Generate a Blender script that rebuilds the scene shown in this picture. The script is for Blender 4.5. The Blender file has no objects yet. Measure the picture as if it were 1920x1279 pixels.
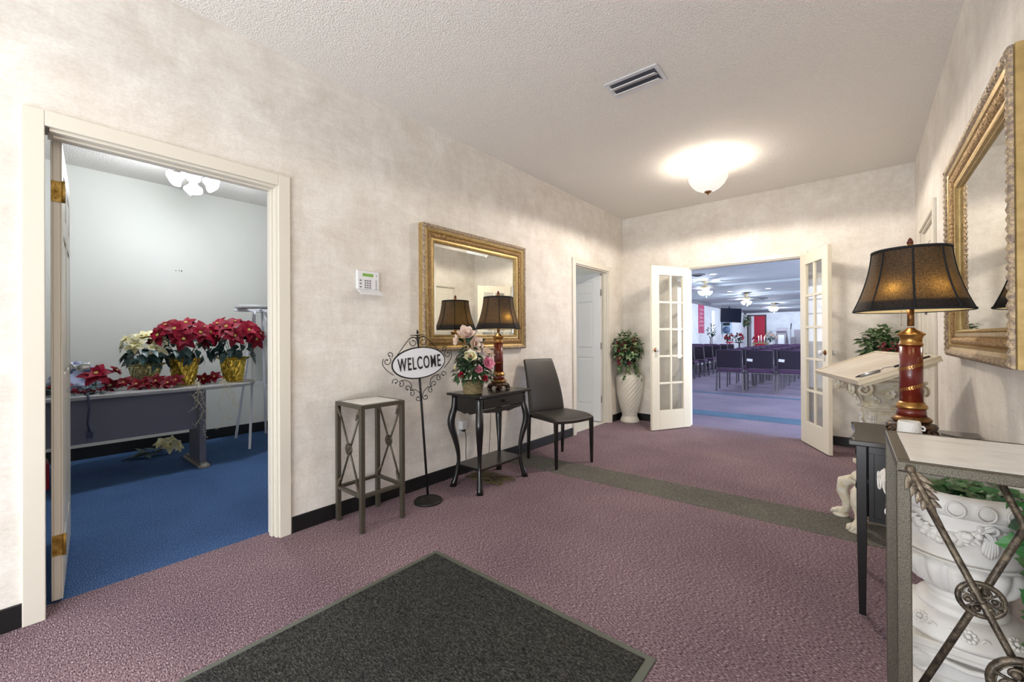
import bpy, math, random
from mathutils import Vector, Matrix
random.seed(7)
PI = math.pi
sc = bpy.context.scene
COL = sc.collection
sin, cos = math.sin, math.cos

# ------------------------------------------------------------------ camera
cam_d = bpy.data.cameras.new('camera'); cam = bpy.data.objects.new('camera', cam_d); COL.objects.link(cam)
F_PX, YAW, PITCH, ROLL = 783.826, -0.6971, 0.0026, -0.0053
cam_d.sensor_fit = 'HORIZONTAL'; cam_d.sensor_width = 36.0; cam_d.lens = F_PX*36.0/1920
cam_d.shift_y = -9.13/1920; cam_d.clip_start = .05; cam_d.clip_end = 100
fw = Vector((sin(YAW)*cos(PITCH), cos(YAW)*cos(PITCH), sin(PITCH)))
rt = Vector((cos(YAW), -sin(YAW), 0)); up = rt.cross(fw)
r2 = rt*cos(ROLL)+up*sin(ROLL); u2 = -rt*sin(ROLL)+up*cos(ROLL)
cam.matrix_world = Matrix(((r2.x, u2.x, -fw.x, 0), (r2.y, u2.y, -fw.y, 0), (r2.z, u2.z, -fw.z, 1.155), (0, 0, 0, 1)))
sc.camera = cam

# ------------------------------------------------------------------ world, exposure
w = bpy.data.worlds.new('world'); sc.world = w; w.use_nodes = True
w.node_tree.nodes['Background'].inputs[0].default_value = (.8, .87, 1, 1)
w.node_tree.nodes['Background'].inputs[1].default_value = .6
sc.view_settings.view_transform = 'Standard'; sc.view_settings.look = 'None'
sc.view_settings.exposure = EXPO = 0.07; sc.view_settings.gamma = 1.0; sc.view_settings.use_curve_mapping = False

def light(kind, name, loc, power, color=(1, 1, 1), size=.1, size_y=None, rot=None, spread=None):
    d = bpy.data.lights.new(name, kind); d.energy = power; d.color = color
    if kind == 'AREA':
        d.size = size
        if size_y: d.shape = 'RECTANGLE'; d.size_y = size_y
        if spread: d.spread = spread
    else:
        d.shadow_soft_size = size
        if kind == 'SPOT': d.spot_size = math.radians(176); d.spot_blend = .06
    o = bpy.data.objects.new(name, d); COL.objects.link(o); o.location = loc
    if rot: o.rotation_euler = rot
    return o
WARM = (1, .80, .58); SOFT = (1, .89, .76); DAY = (.90, .95, 1.0); COOL = (.78, .86, 1.0)
# daylight through the glazed entrance behind the camera
light('AREA', 'entrance_daylight', (-1.1, -2.12, 1.35), 60, DAY, 2.6, 2.3, (PI/2, 0, 0))
light('AREA', 'foyer_ceiling_fill', (-1.1, -2.1, .22), 66, DAY, 2.4, .35, (math.radians(132), 0, 0))  # added low uplight that brightens the near ceiling
# unseen cool fill lights at the windowless right wall of the big hall
light('AREA', 'hall_entry_fill', (3.9, 7.6, 1.5), 300, COOL, 3, 1.8, (PI/2, 0, PI/2))
light('AREA', 'hall_side_fill', (3.9, 13, 1.5), 700, COOL, 10, 1.6, (PI/2, 0, PI/2))

XL, XR, YF, HC = -2.6026, .399, 5.573, 2.82
HX0, HX1, HY0, HY1, HH = -5.02, 4.0, 5.70, 26.5, 2.55      # the big hall

# ------------------------------------------------------------------ materials
def lin(c):
    return tuple(((x/255)/12.92 if x/255 <= .04045 else ((x/255+.055)/1.055)**2.4) for x in c)+(1.0,)
def nd(nt, t, **kw):
    n = nt.nodes.new(t)
    for k, v in kw.items(): setattr(n, k, v)
    return n
def mat(name, c, rough=.5, metal=0.0, c2=None, scale=20, detail=3, bump=0, bscale=None, spec=None, coat=0, emit=None, estr=0, stretch=None, dist=0, lo=.35, hi=.65):
    m = bpy.data.materials.new(name); m.use_nodes = True; nt = m.node_tree
    b = nt.nodes['Principled BSDF']; L = nt.links
    b.inputs['Base Color'].default_value = lin(c); b.inputs['Roughness'].default_value = rough; b.inputs['Metallic'].default_value = metal
    if spec is not None: b.inputs['Specular IOR Level'].default_value = spec
    if coat: b.inputs['Coat Weight'].default_value = coat; b.inputs['Coat Roughness'].default_value = .15
    if emit: b.inputs['Emission Color'].default_value = lin(emit); b.inputs['Emission Strength'].default_value = estr
    tc = nd(nt, 'ShaderNodeTexCoord'); mp = nd(nt, 'ShaderNodeMapping'); L.new(tc.outputs['Object'], mp.inputs[0])
    if stretch: mp.inputs['Scale'].default_value = stretch
    if c2:
        n = nd(nt, 'ShaderNodeTexNoise'); n.inputs['Scale'].default_value = scale; n.inputs['Detail'].default_value = detail; n.inputs['Distortion'].default_value = dist
        L.new(mp.outputs[0], n.inputs['Vector'])
        r = nd(nt, 'ShaderNodeValToRGB'); r.color_ramp.elements[0].position = lo; r.color_ramp.elements[1].position = hi
        r.color_ramp.elements[0].color = lin(c); r.color_ramp.elements[1].color = lin(c2)
        L.new(n.outputs[0], r.inputs[0]); L.new(r.outputs[0], b.inputs['Base Color'])
    if bump:
        n2 = nd(nt, 'ShaderNodeTexNoise'); n2.inputs['Scale'].default_value = bscale or scale; n2.inputs['Detail'].default_value = 3
        L.new(mp.outputs[0], n2.inputs['Vector'])
        bp = nd(nt, 'ShaderNodeBump'); bp.inputs['Strength'].default_value = bump; bp.inputs['Distance'].default_value = .01
        L.new(n2.outputs[0], bp.inputs['Height']); L.new(bp.outputs[0], b.inputs['Normal'])
    return m
def wall_mat():
    m = bpy.data.materials.new('sponged_wallpaper'); m.use_nodes = True; nt = m.node_tree; b = nt.nodes['Principled BSDF']; L = nt.links
    b.inputs['Roughness'].default_value = .7
    tc = nd(nt, 'ShaderNodeTexCoord')
    def noise(s, d, st=(1, 1, 1), dist=0):
        mp = nd(nt, 'ShaderNodeMapping'); mp.inputs['Scale'].default_value = st; L.new(tc.outputs['Object'], mp.inputs[0])
        n = nd(nt, 'ShaderNodeTexNoise'); n.inputs['Scale'].default_value = s; n.inputs['Detail'].default_value = d; n.inputs['Distortion'].default_value = dist
        n.inputs['Roughness'].default_value = .65
        L.new(mp.outputs[0], n.inputs['Vector']); return n
    def ramp(n, p0, c0, p1, c1):
        r = nd(nt, 'ShaderNodeValToRGB'); e = r.color_ramp.elements; e[0].position = p0; e[0].color = lin(c0); e[1].position = p1; e[1].color = lin(c1); L.new(n.outputs[0], r.inputs[0]); return r
    a = ramp(noise(3.4, 9, dist=.3), .32, (226, 219, 210), .64, (246, 242, 236))
    # fine brush strokes, horizontal and vertical
    h = ramp(noise(11, 7, (1, .35, 2.2), .9), .36, (222, 217, 212), .60, (255, 255, 255))
    v = ramp(noise(15, 7, (1.6, 1.6, .4), .7), .34, (226, 221, 216), .58, (255, 255, 255))
    f = ramp(noise(120, 4, (1, .6, 1.6)), .3, (226, 224, 220), .68, (255, 255, 255))
    cur = a.outputs[0]
    for r, fac in ((h, .22), (v, .20), (f, .6)):
        mx = nd(nt, 'ShaderNodeMix', data_type='RGBA', blend_type='MULTIPLY'); mx.inputs[0].default_value = fac
        L.new(cur, mx.inputs[6]); L.new(r.outputs[0], mx.inputs[7]); cur = mx.outputs[2]
    L.new(cur, b.inputs['Base Color'])
    bp = nd(nt, 'ShaderNodeBump'); bp.inputs['Strength'].default_value = .12; bp.inputs['Distance'].default_value = .006
    L.new(h.outputs[0], bp.inputs['Height']); L.new(bp.outputs[0], b.inputs['Normal'])
    return m
def carpet_mat(name, cols, scale=230, bump=.12, tone=.12):
    m = bpy.data.materials.new(name); m.use_nodes = True; nt = m.node_tree; b = nt.nodes['Principled BSDF']; L = nt.links
    b.inputs['Roughness'].default_value = .95; b.inputs['Specular IOR Level'].default_value = .1
    tc = nd(nt, 'ShaderNodeTexCoord'); mp = nd(nt, 'ShaderNodeMapping'); mp.inputs['Rotation'].default_value = (0, 0, .12); mp.inputs['Scale'].default_value = (.38, 1.05, 1); L.new(tc.outputs['Object'], mp.inputs[0])
    n = nd(nt, 'ShaderNodeTexNoise'); n.inputs['Scale'].default_value = scale; n.inputs['Detail'].default_value = 4; n.inputs['Roughness'].default_value = .6; L.new(mp.outputs[0], n.inputs['Vector'])
    r = nd(nt, 'ShaderNodeValToRGB'); e = r.color_ramp.elements
    e[0].position = .36; e[0].color = lin(cols[0]); e[1].position = .66; e[1].color = lin(cols[-1])
    for i, c in enumerate(cols[1:-1]):
        x = e.new(.36+.30*(i+1)/(len(cols)-1)); x.color = lin(c)
    L.new(n.outputs[0], r.inputs[0])
    n3 = nd(nt, 'ShaderNodeTexNoise'); n3.inputs['Scale'].default_value = 1.3; n3.inputs['Detail'].default_value = 5; L.new(tc.outputs['Object'], n3.inputs['Vector'])
    r3 = nd(nt, 'ShaderNodeValToRGB'); r3.color_ramp.elements[0].position = .35; r3.color_ramp.elements[1].position = .65
    g = int(255*(1-tone)); r3.color_ramp.elements[0].color = lin((g, g, int(g*1.03))); r3.color_ramp.elements[1].color = (1, 1, 1, 1); L.new(n3.outputs[0], r3.inputs[0])
    mx = nd(nt, 'ShaderNodeMix', data_type='RGBA', blend_type='MULTIPLY'); mx.inputs[0].default_value = 1
    L.new(r.outputs[0], mx.inputs[6]); L.new(r3.outputs[0], mx.inputs[7]); L.new(mx.outputs[2], b.inputs['Base Color'])
    bp = nd(nt, 'ShaderNodeBump'); bp.inputs['Strength'].default_value = bump; bp.inputs['Distance'].default_value = .006
    L.new(n.outputs[0], bp.inputs['Height']); L.new(bp.outputs[0], b.inputs['Normal'])
    return m
def glass_mat(name, tint=(1, 1, 1, 1), rough=0):
    m = bpy.data.materials.new(name); m.use_nodes = True; nt = m.node_tree; L = nt.links
    nt.nodes.remove(nt.nodes['Principled BSDF']); out = nt.nodes['Material Output']
    t = nd(nt, 'ShaderNodeBsdfTransparent'); t.inputs[0].default_value = tint
    g = nd(nt, 'ShaderNodeBsdfGlossy'); g.inputs['Roughness'].default_value = rough
    lw = nd(nt, 'ShaderNodeLayerWeight'); lw.inputs[0].default_value = .5
    pw = nd(nt, 'ShaderNodeMath', operation='POWER'); pw.inputs[1].default_value = 4.5; L.new(lw.outputs['Facing'], pw.inputs[0])
    fr = nd(nt, 'ShaderNodeMath', operation='MULTIPLY_ADD'); fr.inputs[1].default_value = .9; fr.inputs[2].default_value = .05; L.new(pw.outputs[0], fr.inputs[0])
    mx = nd(nt, 'ShaderNodeMixShader'); L.new(fr.outputs[0], mx.inputs[0]); L.new(t.outputs[0], mx.inputs[1]); L.new(g.outputs[0], mx.inputs[2]); L.new(mx.outputs[0], out.inputs[0])
    return m
def shade_mat(name, c, cspeck, trans):
    m = bpy.data.materials.new(name); m.use_nodes = True; nt = m.node_tree; L = nt.links; b = nt.nodes['Principled BSDF']; out = nt.nodes['Material Output']
    b.inputs['Roughness'].default_value = .75
    tc = nd(nt, 'ShaderNodeTexCoord'); n = nd(nt, 'ShaderNodeTexNoise'); n.inputs['Scale'].default_value = 480; n.inputs['Detail'].default_value = 2; L.new(tc.outputs['Object'], n.inputs['Vector'])
    r = nd(nt, 'ShaderNodeValToRGB'); e = r.color_ramp.elements; e[0].position = .42; e[0].color = lin(c); e[1].position = .60; e[1].color = lin(cspeck); L.new(n.outputs[0], r.inputs[0]); L.new(r.outputs[0], b.inputs['Base Color'])
    t = nd(nt, 'ShaderNodeBsdfTranslucent'); r2_ = nd(nt, 'ShaderNodeValToRGB'); e = r2_.color_ramp.elements; e[0].position = .40; e[0].color = lin((44, 30, 14)); e[1].position = .62; e[1].color = lin(trans); L.new(n.outputs[0], r2_.inputs[0]); L.new(r2_.outputs[0], t.inputs[0])
    mx = nd(nt, 'ShaderNodeMixShader'); mx.inputs[0].default_value = .16; L.new(b.outputs[0], mx.inputs[1]); L.new(t.outputs[0], mx.inputs[2]); L.new(mx.outputs[0], out.inputs[0])
    return m

M = {}
M['wall'] = wall_mat()
M['ceil'] = mat('popcorn_ceiling', (236, 231, 224), .9, c2=(246, 242, 236), scale=160, bump=1.0, bscale=120)
M['office_wall'] = mat('office_paint', (212, 212, 205), .6, c2=(216, 216, 210), scale=1.5)
M['hall_wall'] = mat('hall_paint', (222, 225, 230), .7, c2=(208, 212, 218), scale=4, detail=6)
M['hall_ceil'] = mat('hall_ceiling', (176, 184, 190), .8, c2=(184, 191, 196), scale=2)
M['crown'] = mat('crown_grey', (92, 92, 104), .5)
M['trim'] = mat('cream_gloss_paint', (222, 216, 203), .35)
M['wdoor'] = mat('white_door_paint', (222, 224, 228), .4)
M['fdoor'] = mat('ivory_door_paint', (224, 216, 196), .4)
M['base'] = mat('black_vinyl_base', (16, 16, 18), .45)
M['carpet'] = carpet_mat('mauve_carpet', [(54, 46, 55), (108, 88, 96), (140, 117, 124), (154, 130, 135), (222, 208, 210)])
M['strip'] = carpet_mat('grey_carpet', [(78, 76, 70), (104, 102, 95), (118, 116, 108), (140, 138, 128)])
M['blue'] = carpet_mat('blue_carpet', [(42, 62, 98), (62, 90, 134), (74, 104, 148), (118, 146, 188)], bump=.4)
M['teal'] = carpet_mat('teal_carpet', [(72, 92, 118), (90, 116, 140), (104, 132, 154)])
M['hcarpet'] = carpet_mat('mauve_carpet_cool_lit', [(92, 84, 104), (128, 118, 138), (144, 134, 152), (174, 164, 180)])  # the foyer's mauve carpet, with the hall's cool light put into its colour
M['tile'] = mat('pale_tile', (214, 208, 200), .3)
M['mat'] = carpet_mat('charcoal_mat', [(26, 26, 25), (50, 50, 48), (66, 66, 63), (96, 96, 92)], scale=240, tone=.05)
M['rubber'] = mat('grey_rubber', (88, 92, 82), .6)
M['gold'] = mat('antique_gold', (168, 142, 92), .42, .6, c2=(186, 160, 108), scale=30, bump=.06, bscale=60)
M['gold_dk'] = mat('dark_gold', (128, 100, 66), .5, .5, c2=(184, 150, 98), scale=90, bump=.7, bscale=120)  # darker mottled gold for the carved frame band
M['silver_gold'] = mat('silvered_gold', (134, 118, 108), .5, .4, c2=(190, 168, 134), scale=80, bump=.7, bscale=110)
M['mirror'] = mat('mirror_glass', (236, 238, 234), .0, 1.0)
M['pewter'] = mat('hammered_pewter', (66, 63, 55), .42, .6, c2=(128, 121, 106), scale=650, detail=1, bump=.10, bscale=500, lo=.38, hi=.78)
M['bronze'] = mat('dark_bronze', (56, 50, 44), .4, .6, c2=(100, 90, 76), scale=60, bump=.3, bscale=90)
M['leafmetal'] = mat('pale_bronze', (134, 122, 104), .45, .6, c2=(86, 74, 62), scale=70, bump=.4, bscale=90)
M['marble'] = mat('white_marble', (232, 231, 227), .25, c2=(214, 212, 209), scale=14, detail=8, dist=.6, stretch=(1, 1.8, 1), lo=.45, hi=.8)
M['black'] = mat('black_lacquer', (14, 12, 12), .3, coat=.3)
M['iron'] = mat('black_iron', (22, 21, 21), .5, .2)
M['leather'] = mat('black_leather', (44, 40, 37), .42, bump=.15, bscale=240)
M['plate_white'] = mat('enamel_white', (226, 228, 232), .35)
M['letter'] = mat('letter_black', (28, 28, 32), .6)
M['lampred'] = mat('oxblood_lacquer', (110, 34, 24), .3, c2=(96, 26, 22), scale=8, coat=.3)
M['brass'] = mat('polished_brass', (178, 134, 78), .3, .9)
M['brass_dk'] = mat('dark_brass', (98, 66, 40), .38, .7, c2=(150, 108, 60), scale=50)
M['darkbase'] = mat('dark_carved_base', (52, 26, 20), .4, .2, c2=(120, 88, 52), scale=60, lo=.5, hi=.7, bump=.5, bscale=90)
M['finial'] = mat('garnet', (96, 40, 34), .3)
M['shade'] = shade_mat('shade_fabric', (14, 12, 13), (34, 26, 22), (255, 206, 120))
M['shade_blk'] = mat('shade_black', (20, 20, 23), .8)
M['shade_in'] = mat('shade_lining', (230, 215, 170), .7)
M['bulb'] = mat('lit_bulb', (255, 240, 200), .5, emit=(255, 226, 170), estr=14)
M['glow'] = mat('lit_glass', (245, 245, 242), .3, emit=(255, 250, 240), estr=.5)
M['glow_c'] = mat('lit_glass_cool', (245, 245, 250), .3, emit=(246, 250, 255), estr=7)
M['daypane'] = mat('daylit_pane', (245, 248, 255), .3, emit=(240, 246, 255), estr=1.6)
M['glass'] = glass_mat('window_glass', (.97, .98, .98, 1))
M['crystal'] = mat('crystal', (225, 228, 232), .05, .3)
M['chrome'] = mat('satin_chrome', (180, 182, 184), .25, .9)
M['hinge'] = mat('steel_hinge', (150, 150, 150), .4, .8)
M['brass_old'] = mat('tarnished_brass', (138, 104, 40), .45, .8, c2=(190, 156, 84), scale=40)
M['vase'] = mat('ivory_ceramic', (222, 216, 203), .45)
M['urn'] = mat('white_plaster', (224, 222, 218), .6, c2=(206, 200, 188), scale=7, detail=6, lo=.45, hi=.75)
M['plaster_cream'] = mat('aged_plaster', (205, 192, 160), .55, c2=(222, 216, 204), scale=30, detail=5, bump=.3, bscale=60)
M['board'] = mat('cream_wood', (224, 212, 188), .35, c2=(214, 200, 174), scale=3, stretch=(1, 6, 1))
M['board_top'] = mat('ivory_leather', (222, 214, 203), .35, c2=(206, 194, 178), scale=5)
M['leaf'] = mat('leaf_green', (34, 62, 34), .5, c2=(72, 104, 58), scale=26)
M['leaf_dk'] = mat('leaf_dark', (22, 40, 26), .45, c2=(46, 74, 42), scale=22)
M['leaf_teal'] = mat('leaf_teal', (20, 44, 40), .4, c2=(60, 92, 92), scale=24)
M['ivy'] = mat('ivy_green', (26, 84, 40), .42, c2=(70, 132, 66), scale=14)
M['ivy_var'] = mat('ivy_variegated', (52, 88, 48), .5, c2=(160, 176, 124), scale=40, lo=.45, hi=.7)
M['stem'] = mat('stem_brown', (92, 84, 44), .6)
M['twig'] = mat('gold_twig', (214, 206, 180), .5)
M['red'] = mat('poinsettia_red', (98, 2, 26), .55, c2=(142, 4, 40), scale=18, spec=.2)
M['reddk'] = mat('deep_red', (86, 3, 18), .55, c2=(124, 6, 30), scale=18, spec=.2)
M['cream_petal'] = mat('cream_petal', (206, 196, 130), .6, c2=(236, 230, 206), scale=16)
M['magnolia'] = mat('magnolia_petal', (232, 214, 190), .55, c2=(216, 186, 178), scale=12)
M['pink'] = mat('pink_petal', (206, 112, 140), .55, c2=(226, 160, 176), scale=30)
M['rose'] = mat('crimson_petal', (164, 24, 54), .55)
M['bead'] = mat('yellow_bead', (206, 190, 100), .5)
M['berry'] = mat('burgundy_grape', (104, 16, 34), .35)
M['foil'] = mat('gold_foil', (224, 192, 84), .2, .95, bump=.9, bscale=34)
M['foil2'] = mat('pale_gold_foil', (206, 196, 140), .2, .9, bump=1.0, bscale=30)
M['wicker'] = mat('wicker', (112, 98, 68), .7, c2=(150, 134, 96), scale=60, bump=.6, bscale=90)
M['tabletop'] = mat('grey_laminate', (168, 166, 168), .35)
M['panel'] = mat('slate_laminate', (104, 103, 118), .45)
M['tfoot'] = mat('taupe_plastic', (132, 128, 120), .5)
M['white_metal'] = mat('white_metal', (226, 228, 236), .4)
M['grey_ring'] = mat('grey_ring', (168, 170, 170), .4)
M['cloth'] = mat('lavender_cloth', (150, 158, 190), .9, c2=(172, 178, 204), scale=10)
M['cord'] = mat('navy_cord', (44, 48, 78), .5)
M['blackcord'] = mat('black_cord', (20, 20, 20), .5)
M['wplastic'] = mat('white_plastic', (228, 228, 230), .35)
M['lcd'] = mat('green_lcd', (112, 152, 70), .3, emit=(112, 160, 66), estr=.25)
M['key'] = mat('grey_key', (120, 118, 130), .5)
M['candle_white'] = mat('textured_white', (236, 234, 228), .5, bump=.5, bscale=120)
M['purple'] = mat('purple_fabric', (66, 44, 74), .9, c2=(80, 54, 88), scale=40)
M['purple_dk'] = mat('purple_back', (32, 24, 42), .85)
M['frame_gr'] = mat('bronze_frame', (96, 92, 98), .35, .6)
M['tvblack'] = mat('tv_black', (14, 20, 40), .25)
M['banner'] = mat('pink_banner', (178, 52, 96), .7, c2=(196, 84, 124), scale=3)
M['script'] = mat('pale_script', (232, 180, 200), .7)
M['redpaint'] = mat('red_door', (176, 22, 56), .5)
M['darkwood'] = mat('dark_wood', (60, 48, 48), .5)
M['greywood'] = mat('grey_wood', (140, 134, 142), .5)
M['speaker'] = mat('speaker_blue_grey', (88, 108, 138), .5)
M['speaker2'] = mat('speaker_rim', (160, 184, 204), .5)
M['cream_metal'] = mat('cream_metal', (226, 204, 160), .45)
M['ventw'] = mat('vent_white', (218, 218, 222), .4)
M['dark'] = mat('dark_void', (34, 34, 40), .8)
M['duct'] = mat('duct_grey', (96, 96, 104), .6)
M['walnut'] = mat('fan_blade', (120, 116, 124), .5)
M['wblade'] = mat('white_blade', (206, 200, 190), .5)
M['graytop'] = mat('warm_grey_top', (44, 38, 34), .28, coat=.4)

# ------------------------------------------------------------------ mesh builder
class MB:
    def __init__(s): s.v = []; s.f = []; s.sm = []
    def add(s, vs, fs, smooth=False, T=None):
        o = len(s.v)
        s.v += [tuple(T @ Vector(p)) for p in vs] if T is not None else [tuple(p) for p in vs]
        s.f += [tuple(i+o for i in f) for f in fs]; s.sm += [smooth]*len(fs); return s
    def box(s, x0, x1, y0, y1, z0, z1, T=None):
        vs = [(x, y, z) for x in (x0, x1) for y in (y0, y1) for z in (z0, z1)]
        return s.add(vs, [(0, 1, 3, 2), (4, 6, 7, 5), (0, 4, 5, 1), (2, 3, 7, 6), (0, 2, 6, 4), (1, 5, 7, 3)], False, T)
    def lathe(s, prof, n=32, c=(0, 0, 0), mod=None, T=None, smooth=True, cap=True, sx=1, sy=1):
        vs = []; fs = []
        for j, (r, z) in enumerate(prof):
            for i in range(n):
                a = 2*PI*i/n; rr = r*(1+(mod(a, z, j) if mod else 0))
                vs.append((c[0]+rr*cos(a)*sx, c[1]+rr*sin(a)*sy, c[2]+z))
        m = len(prof)
        for j in range(m-1):
            for i in range(n):
                k = (i+1) % n; fs.append((j*n+i, j*n+k, (j+1)*n+k, (j+1)*n+i))
        s.add(vs, fs, smooth, T)
        if cap:
            o = len(s.v)-len(vs)
            for j, fl in ((0, True), (m-1, False)):
                if prof[j][0] > 1e-4:
                    ring = [o+j*n+i for i in range(n)]
                    s.f.append(tuple(reversed(ring)) if fl else tuple(ring)); s.sm.append(False)
        return s
    def tube(s, pts, r=.01, n=8, T=None, closed=False, cap=True):
        P = [Vector(p) for p in pts]; m = len(P)
        rad = r if isinstance(r, (list, tuple)) else [r]*m
        vs = []; fs = []; nrm = None
        for j in range(m):
            if closed: t = P[(j+1) % m]-P[(j-1) % m]
            else: t = P[min(j+1, m-1)]-P[max(j-1, 0)]
            if t.length < 1e-9: t = Vector((0, 0, 1))
            t.normalize()
            if nrm is None:
                nrm = t.orthogonal().normalized()
            else:
                nrm = nrm-t*nrm.dot(t)
                nrm = nrm.normalized() if nrm.length > 1e-6 else t.orthogonal().normalized()
            b = t.cross(nrm)
            for i in range(n):
                a = 2*PI*i/n; vs.append(P[j]+(nrm*cos(a)+b*sin(a))*rad[j])
        for j in range(m if closed else m-1):
            for i in range(n):
                k = (i+1) % n; j2 = (j+1) % m; fs.append((j*n+i, j*n+k, j2*n+k, j2*n+i))
        if cap and not closed:
            fs.append(tuple(reversed(range(n)))); fs.append(tuple((m-1)*n+i for i in range(n)))
        return s.add(vs, fs, True, T)
    def bar(s, a, b, w, d=None, T=None):
        a = Vector(a); b = Vector(b); t = (b-a).normalized(); d = d or w
        x = Vector((0, 0, 1)).cross(t)
        x = x.normalized() if x.length > 1e-4 else Vector((1, 0, 0))
        y = t.cross(x); vs = []
        for p in (a, b):
            for i, j in ((-1, -1), (1, -1), (1, 1), (-1, 1)): vs.append(p+x*i*w/2+y*j*d/2)
        return s.add(vs, [(3, 2, 1, 0), (4, 5, 6, 7), (0, 1, 5, 4), (1, 2, 6, 5), (2, 3, 7, 6), (3, 0, 4, 7)], False, T)
    def prism(s, poly, z0, z1, T=None, smooth=False):
        n = len(poly); vs = [(x, y, z0) for x, y in poly]+[(x, y, z1) for x, y in poly]
        fs = [tuple(reversed(range(n))), tuple(range(n, 2*n))]+[(i, (i+1) % n, n+(i+1) % n, n+i) for i in range(n)]
        return s.add(vs, fs, smooth, T)
    def ball(s, c, r, nu=10, nv=7, sc3=(1, 1, 1), T=None):
        vs = [(c[0], c[1], c[2]-r*sc3[2])]; fs = []
        for j in range(1, nv):
            ph = -PI/2+PI*j/nv
            for i in range(nu):
                a = 2*PI*i/nu; vs.append((c[0]+r*cos(ph)*cos(a)*sc3[0], c[1]+r*cos(ph)*sin(a)*sc3[1], c[2]+r*sin(ph)*sc3[2]))
        vs.append((c[0], c[1], c[2]+r*sc3[2])); L = len(vs)-1
        for i in range(nu): fs.append((0, 1+(i+1) % nu, 1+i))
        for j in range(nv-2):
            for i in range(nu):
                k = (i+1) % nu; fs.append((1+j*nu+i, 1+j*nu+k, 1+(j+1)*nu+k, 1+(j+1)*nu+i))
        for i in range(nu): fs.append((L, 1+(nv-2)*nu+i, 1+(nv-2)*nu+(i+1) % nu))
        return s.add(vs, fs, True, T)
    def leaf(s, p, d, up=(0, 0, 1), L=.06, W=.035, kind='oval', droop=.2, fold=.15, n=5):
        p = Vector(p); d = Vector(d).normalized(); up = Vector(up); side = d.cross(up)
        if side.length < 1e-3: side = d.orthogonal()
        side.normalize(); up = side.cross(d).normalized()
        if kind == 'ivy':
            out = [(0, 0), (-.12, .22), (-.02, .52), (.18, .38), (.34, .62), (.5, .40), (.62, .36), (1, 0)]
            q = [(a*L, b*W) for a, b in out]
            vs = [p+d*(.35*L)-up*droop*L*.05]
            ring = q+[(a, -b) for a, b in reversed(q[1:-1])]
            for a, b in ring:
                vs.append(p+d*a+side*b+up*(-droop*L*(max(a, 0)/L)**2+fold*abs(b)))
            k = len(ring)
            return s.add(vs, [(0, 1+i, 1+(i+1) % k) for i in range(k)], False)
        vs = []; fs = []
        for i in range(n+1):
            t = i/n
            if kind == 'oval': w = sin(PI*min(1, t**.8))*.5
            elif kind == 'pointed': w = .5*(sin(PI*t**.7))**.8*(1-.15*t) if 0 < t < 1 else 0
            elif kind == 'petal': w = .5*(sin(PI*t**1.25))**.6 if 0 < t < 1 else 0
            elif kind == 'blade': w = .5*(1-t)**.6*min(1, t*4+.3)
            w *= W
            z = -droop*L*t*t
            c = p+d*(L*t)+up*z
            vs += [c+side*w+up*fold*w, c, c-side*w+up*fold*w]
            if i:
                o = (i-1)*3; fs += [(o, o+1, o+4, o+3), (o+1, o+2, o+5, o+4)]
        return s.add(vs, fs, True)
    def build(s, name, m, parent=None, bev=0, sub=0, solid=0):
        me = bpy.data.meshes.new(name); me.from_pydata(s.v, [], s.f)
        me.polygons.foreach_set('use_smooth', s.sm); me.materials.append(M[m] if isinstance(m, str) else m); me.update()
        o = bpy.data.objects.new(name, me); COL.objects.link(o)
        if parent is not None: o.parent = parent
        if solid: md = o.modifiers.new('s', 'SOLIDIFY'); md.thickness = solid; md.offset = 0
        if bev:
            md = o.modifiers.new('b', 'BEVEL'); md.width = bev; md.segments = 2; md.limit_method = 'ANGLE'; md.angle_limit = .7
        if sub: md = o.modifiers.new('u', 'SUBSURF'); md.levels = md.render_levels = sub
        return o
def tag(o, label=None, cat=None, group=None, kind=None):
    if label: o['label'] = label
    if cat: o['category'] = cat
    if group: o['group'] = group
    if kind: o['kind'] = kind
    return o
def thing(name, label, cat, loc=(0, 0, 0), rz=0, group=None):
    o = bpy.data.objects.new(name, None); COL.objects.link(o); o.location = loc; o.rotation_euler = (0, 0, rz); o.empty_display_size = .1
    return tag(o, label, cat, group)
def struct(o, label=None): return tag(o, label, None, None, 'structure')
def kids(o): return list(o.children)
def dup(o, parent=None):
    c = o.copy(); COL.objects.link(c)
    if parent is not None: c.parent = parent
    for ch in kids(o): dup(ch, c)
    return c
def TR(x=0, y=0, z=0, rx=0, ry=0, rz=0):
    return Matrix.Translation((x, y, z)) @ Matrix.Rotation(rz, 4, 'Z') @ Matrix.Rotation(ry, 4, 'Y') @ Matrix.Rotation(rx, 4, 'X')
def rnd(a, b): return random.uniform(a, b)
def rdir(zmin=-1, zmax=1):
    a = rnd(0, 2*PI); z = rnd(zmin, zmax); q = math.sqrt(max(0, 1-z*z)); return Vector((q*cos(a), q*sin(a), z))
def arc(c, r, a0, a1, n, f):          # f maps (u,v) to a 3-D point
    return [f(c[0]+r*cos(a0+(a1-a0)*i/n), c[1]+r*sin(a0+(a1-a0)*i/n)) for i in range(n+1)]
def spiral(c, r0, r1, a0, a1, n, f):
    return [f(c[0]+(r0+(r1-r0)*i/n)*cos(a0+(a1-a0)*i/n), c[1]+(r0+(r1-r0)*i/n)*sin(a0+(a1-a0)*i/n)) for i in range(n+1)]

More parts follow.
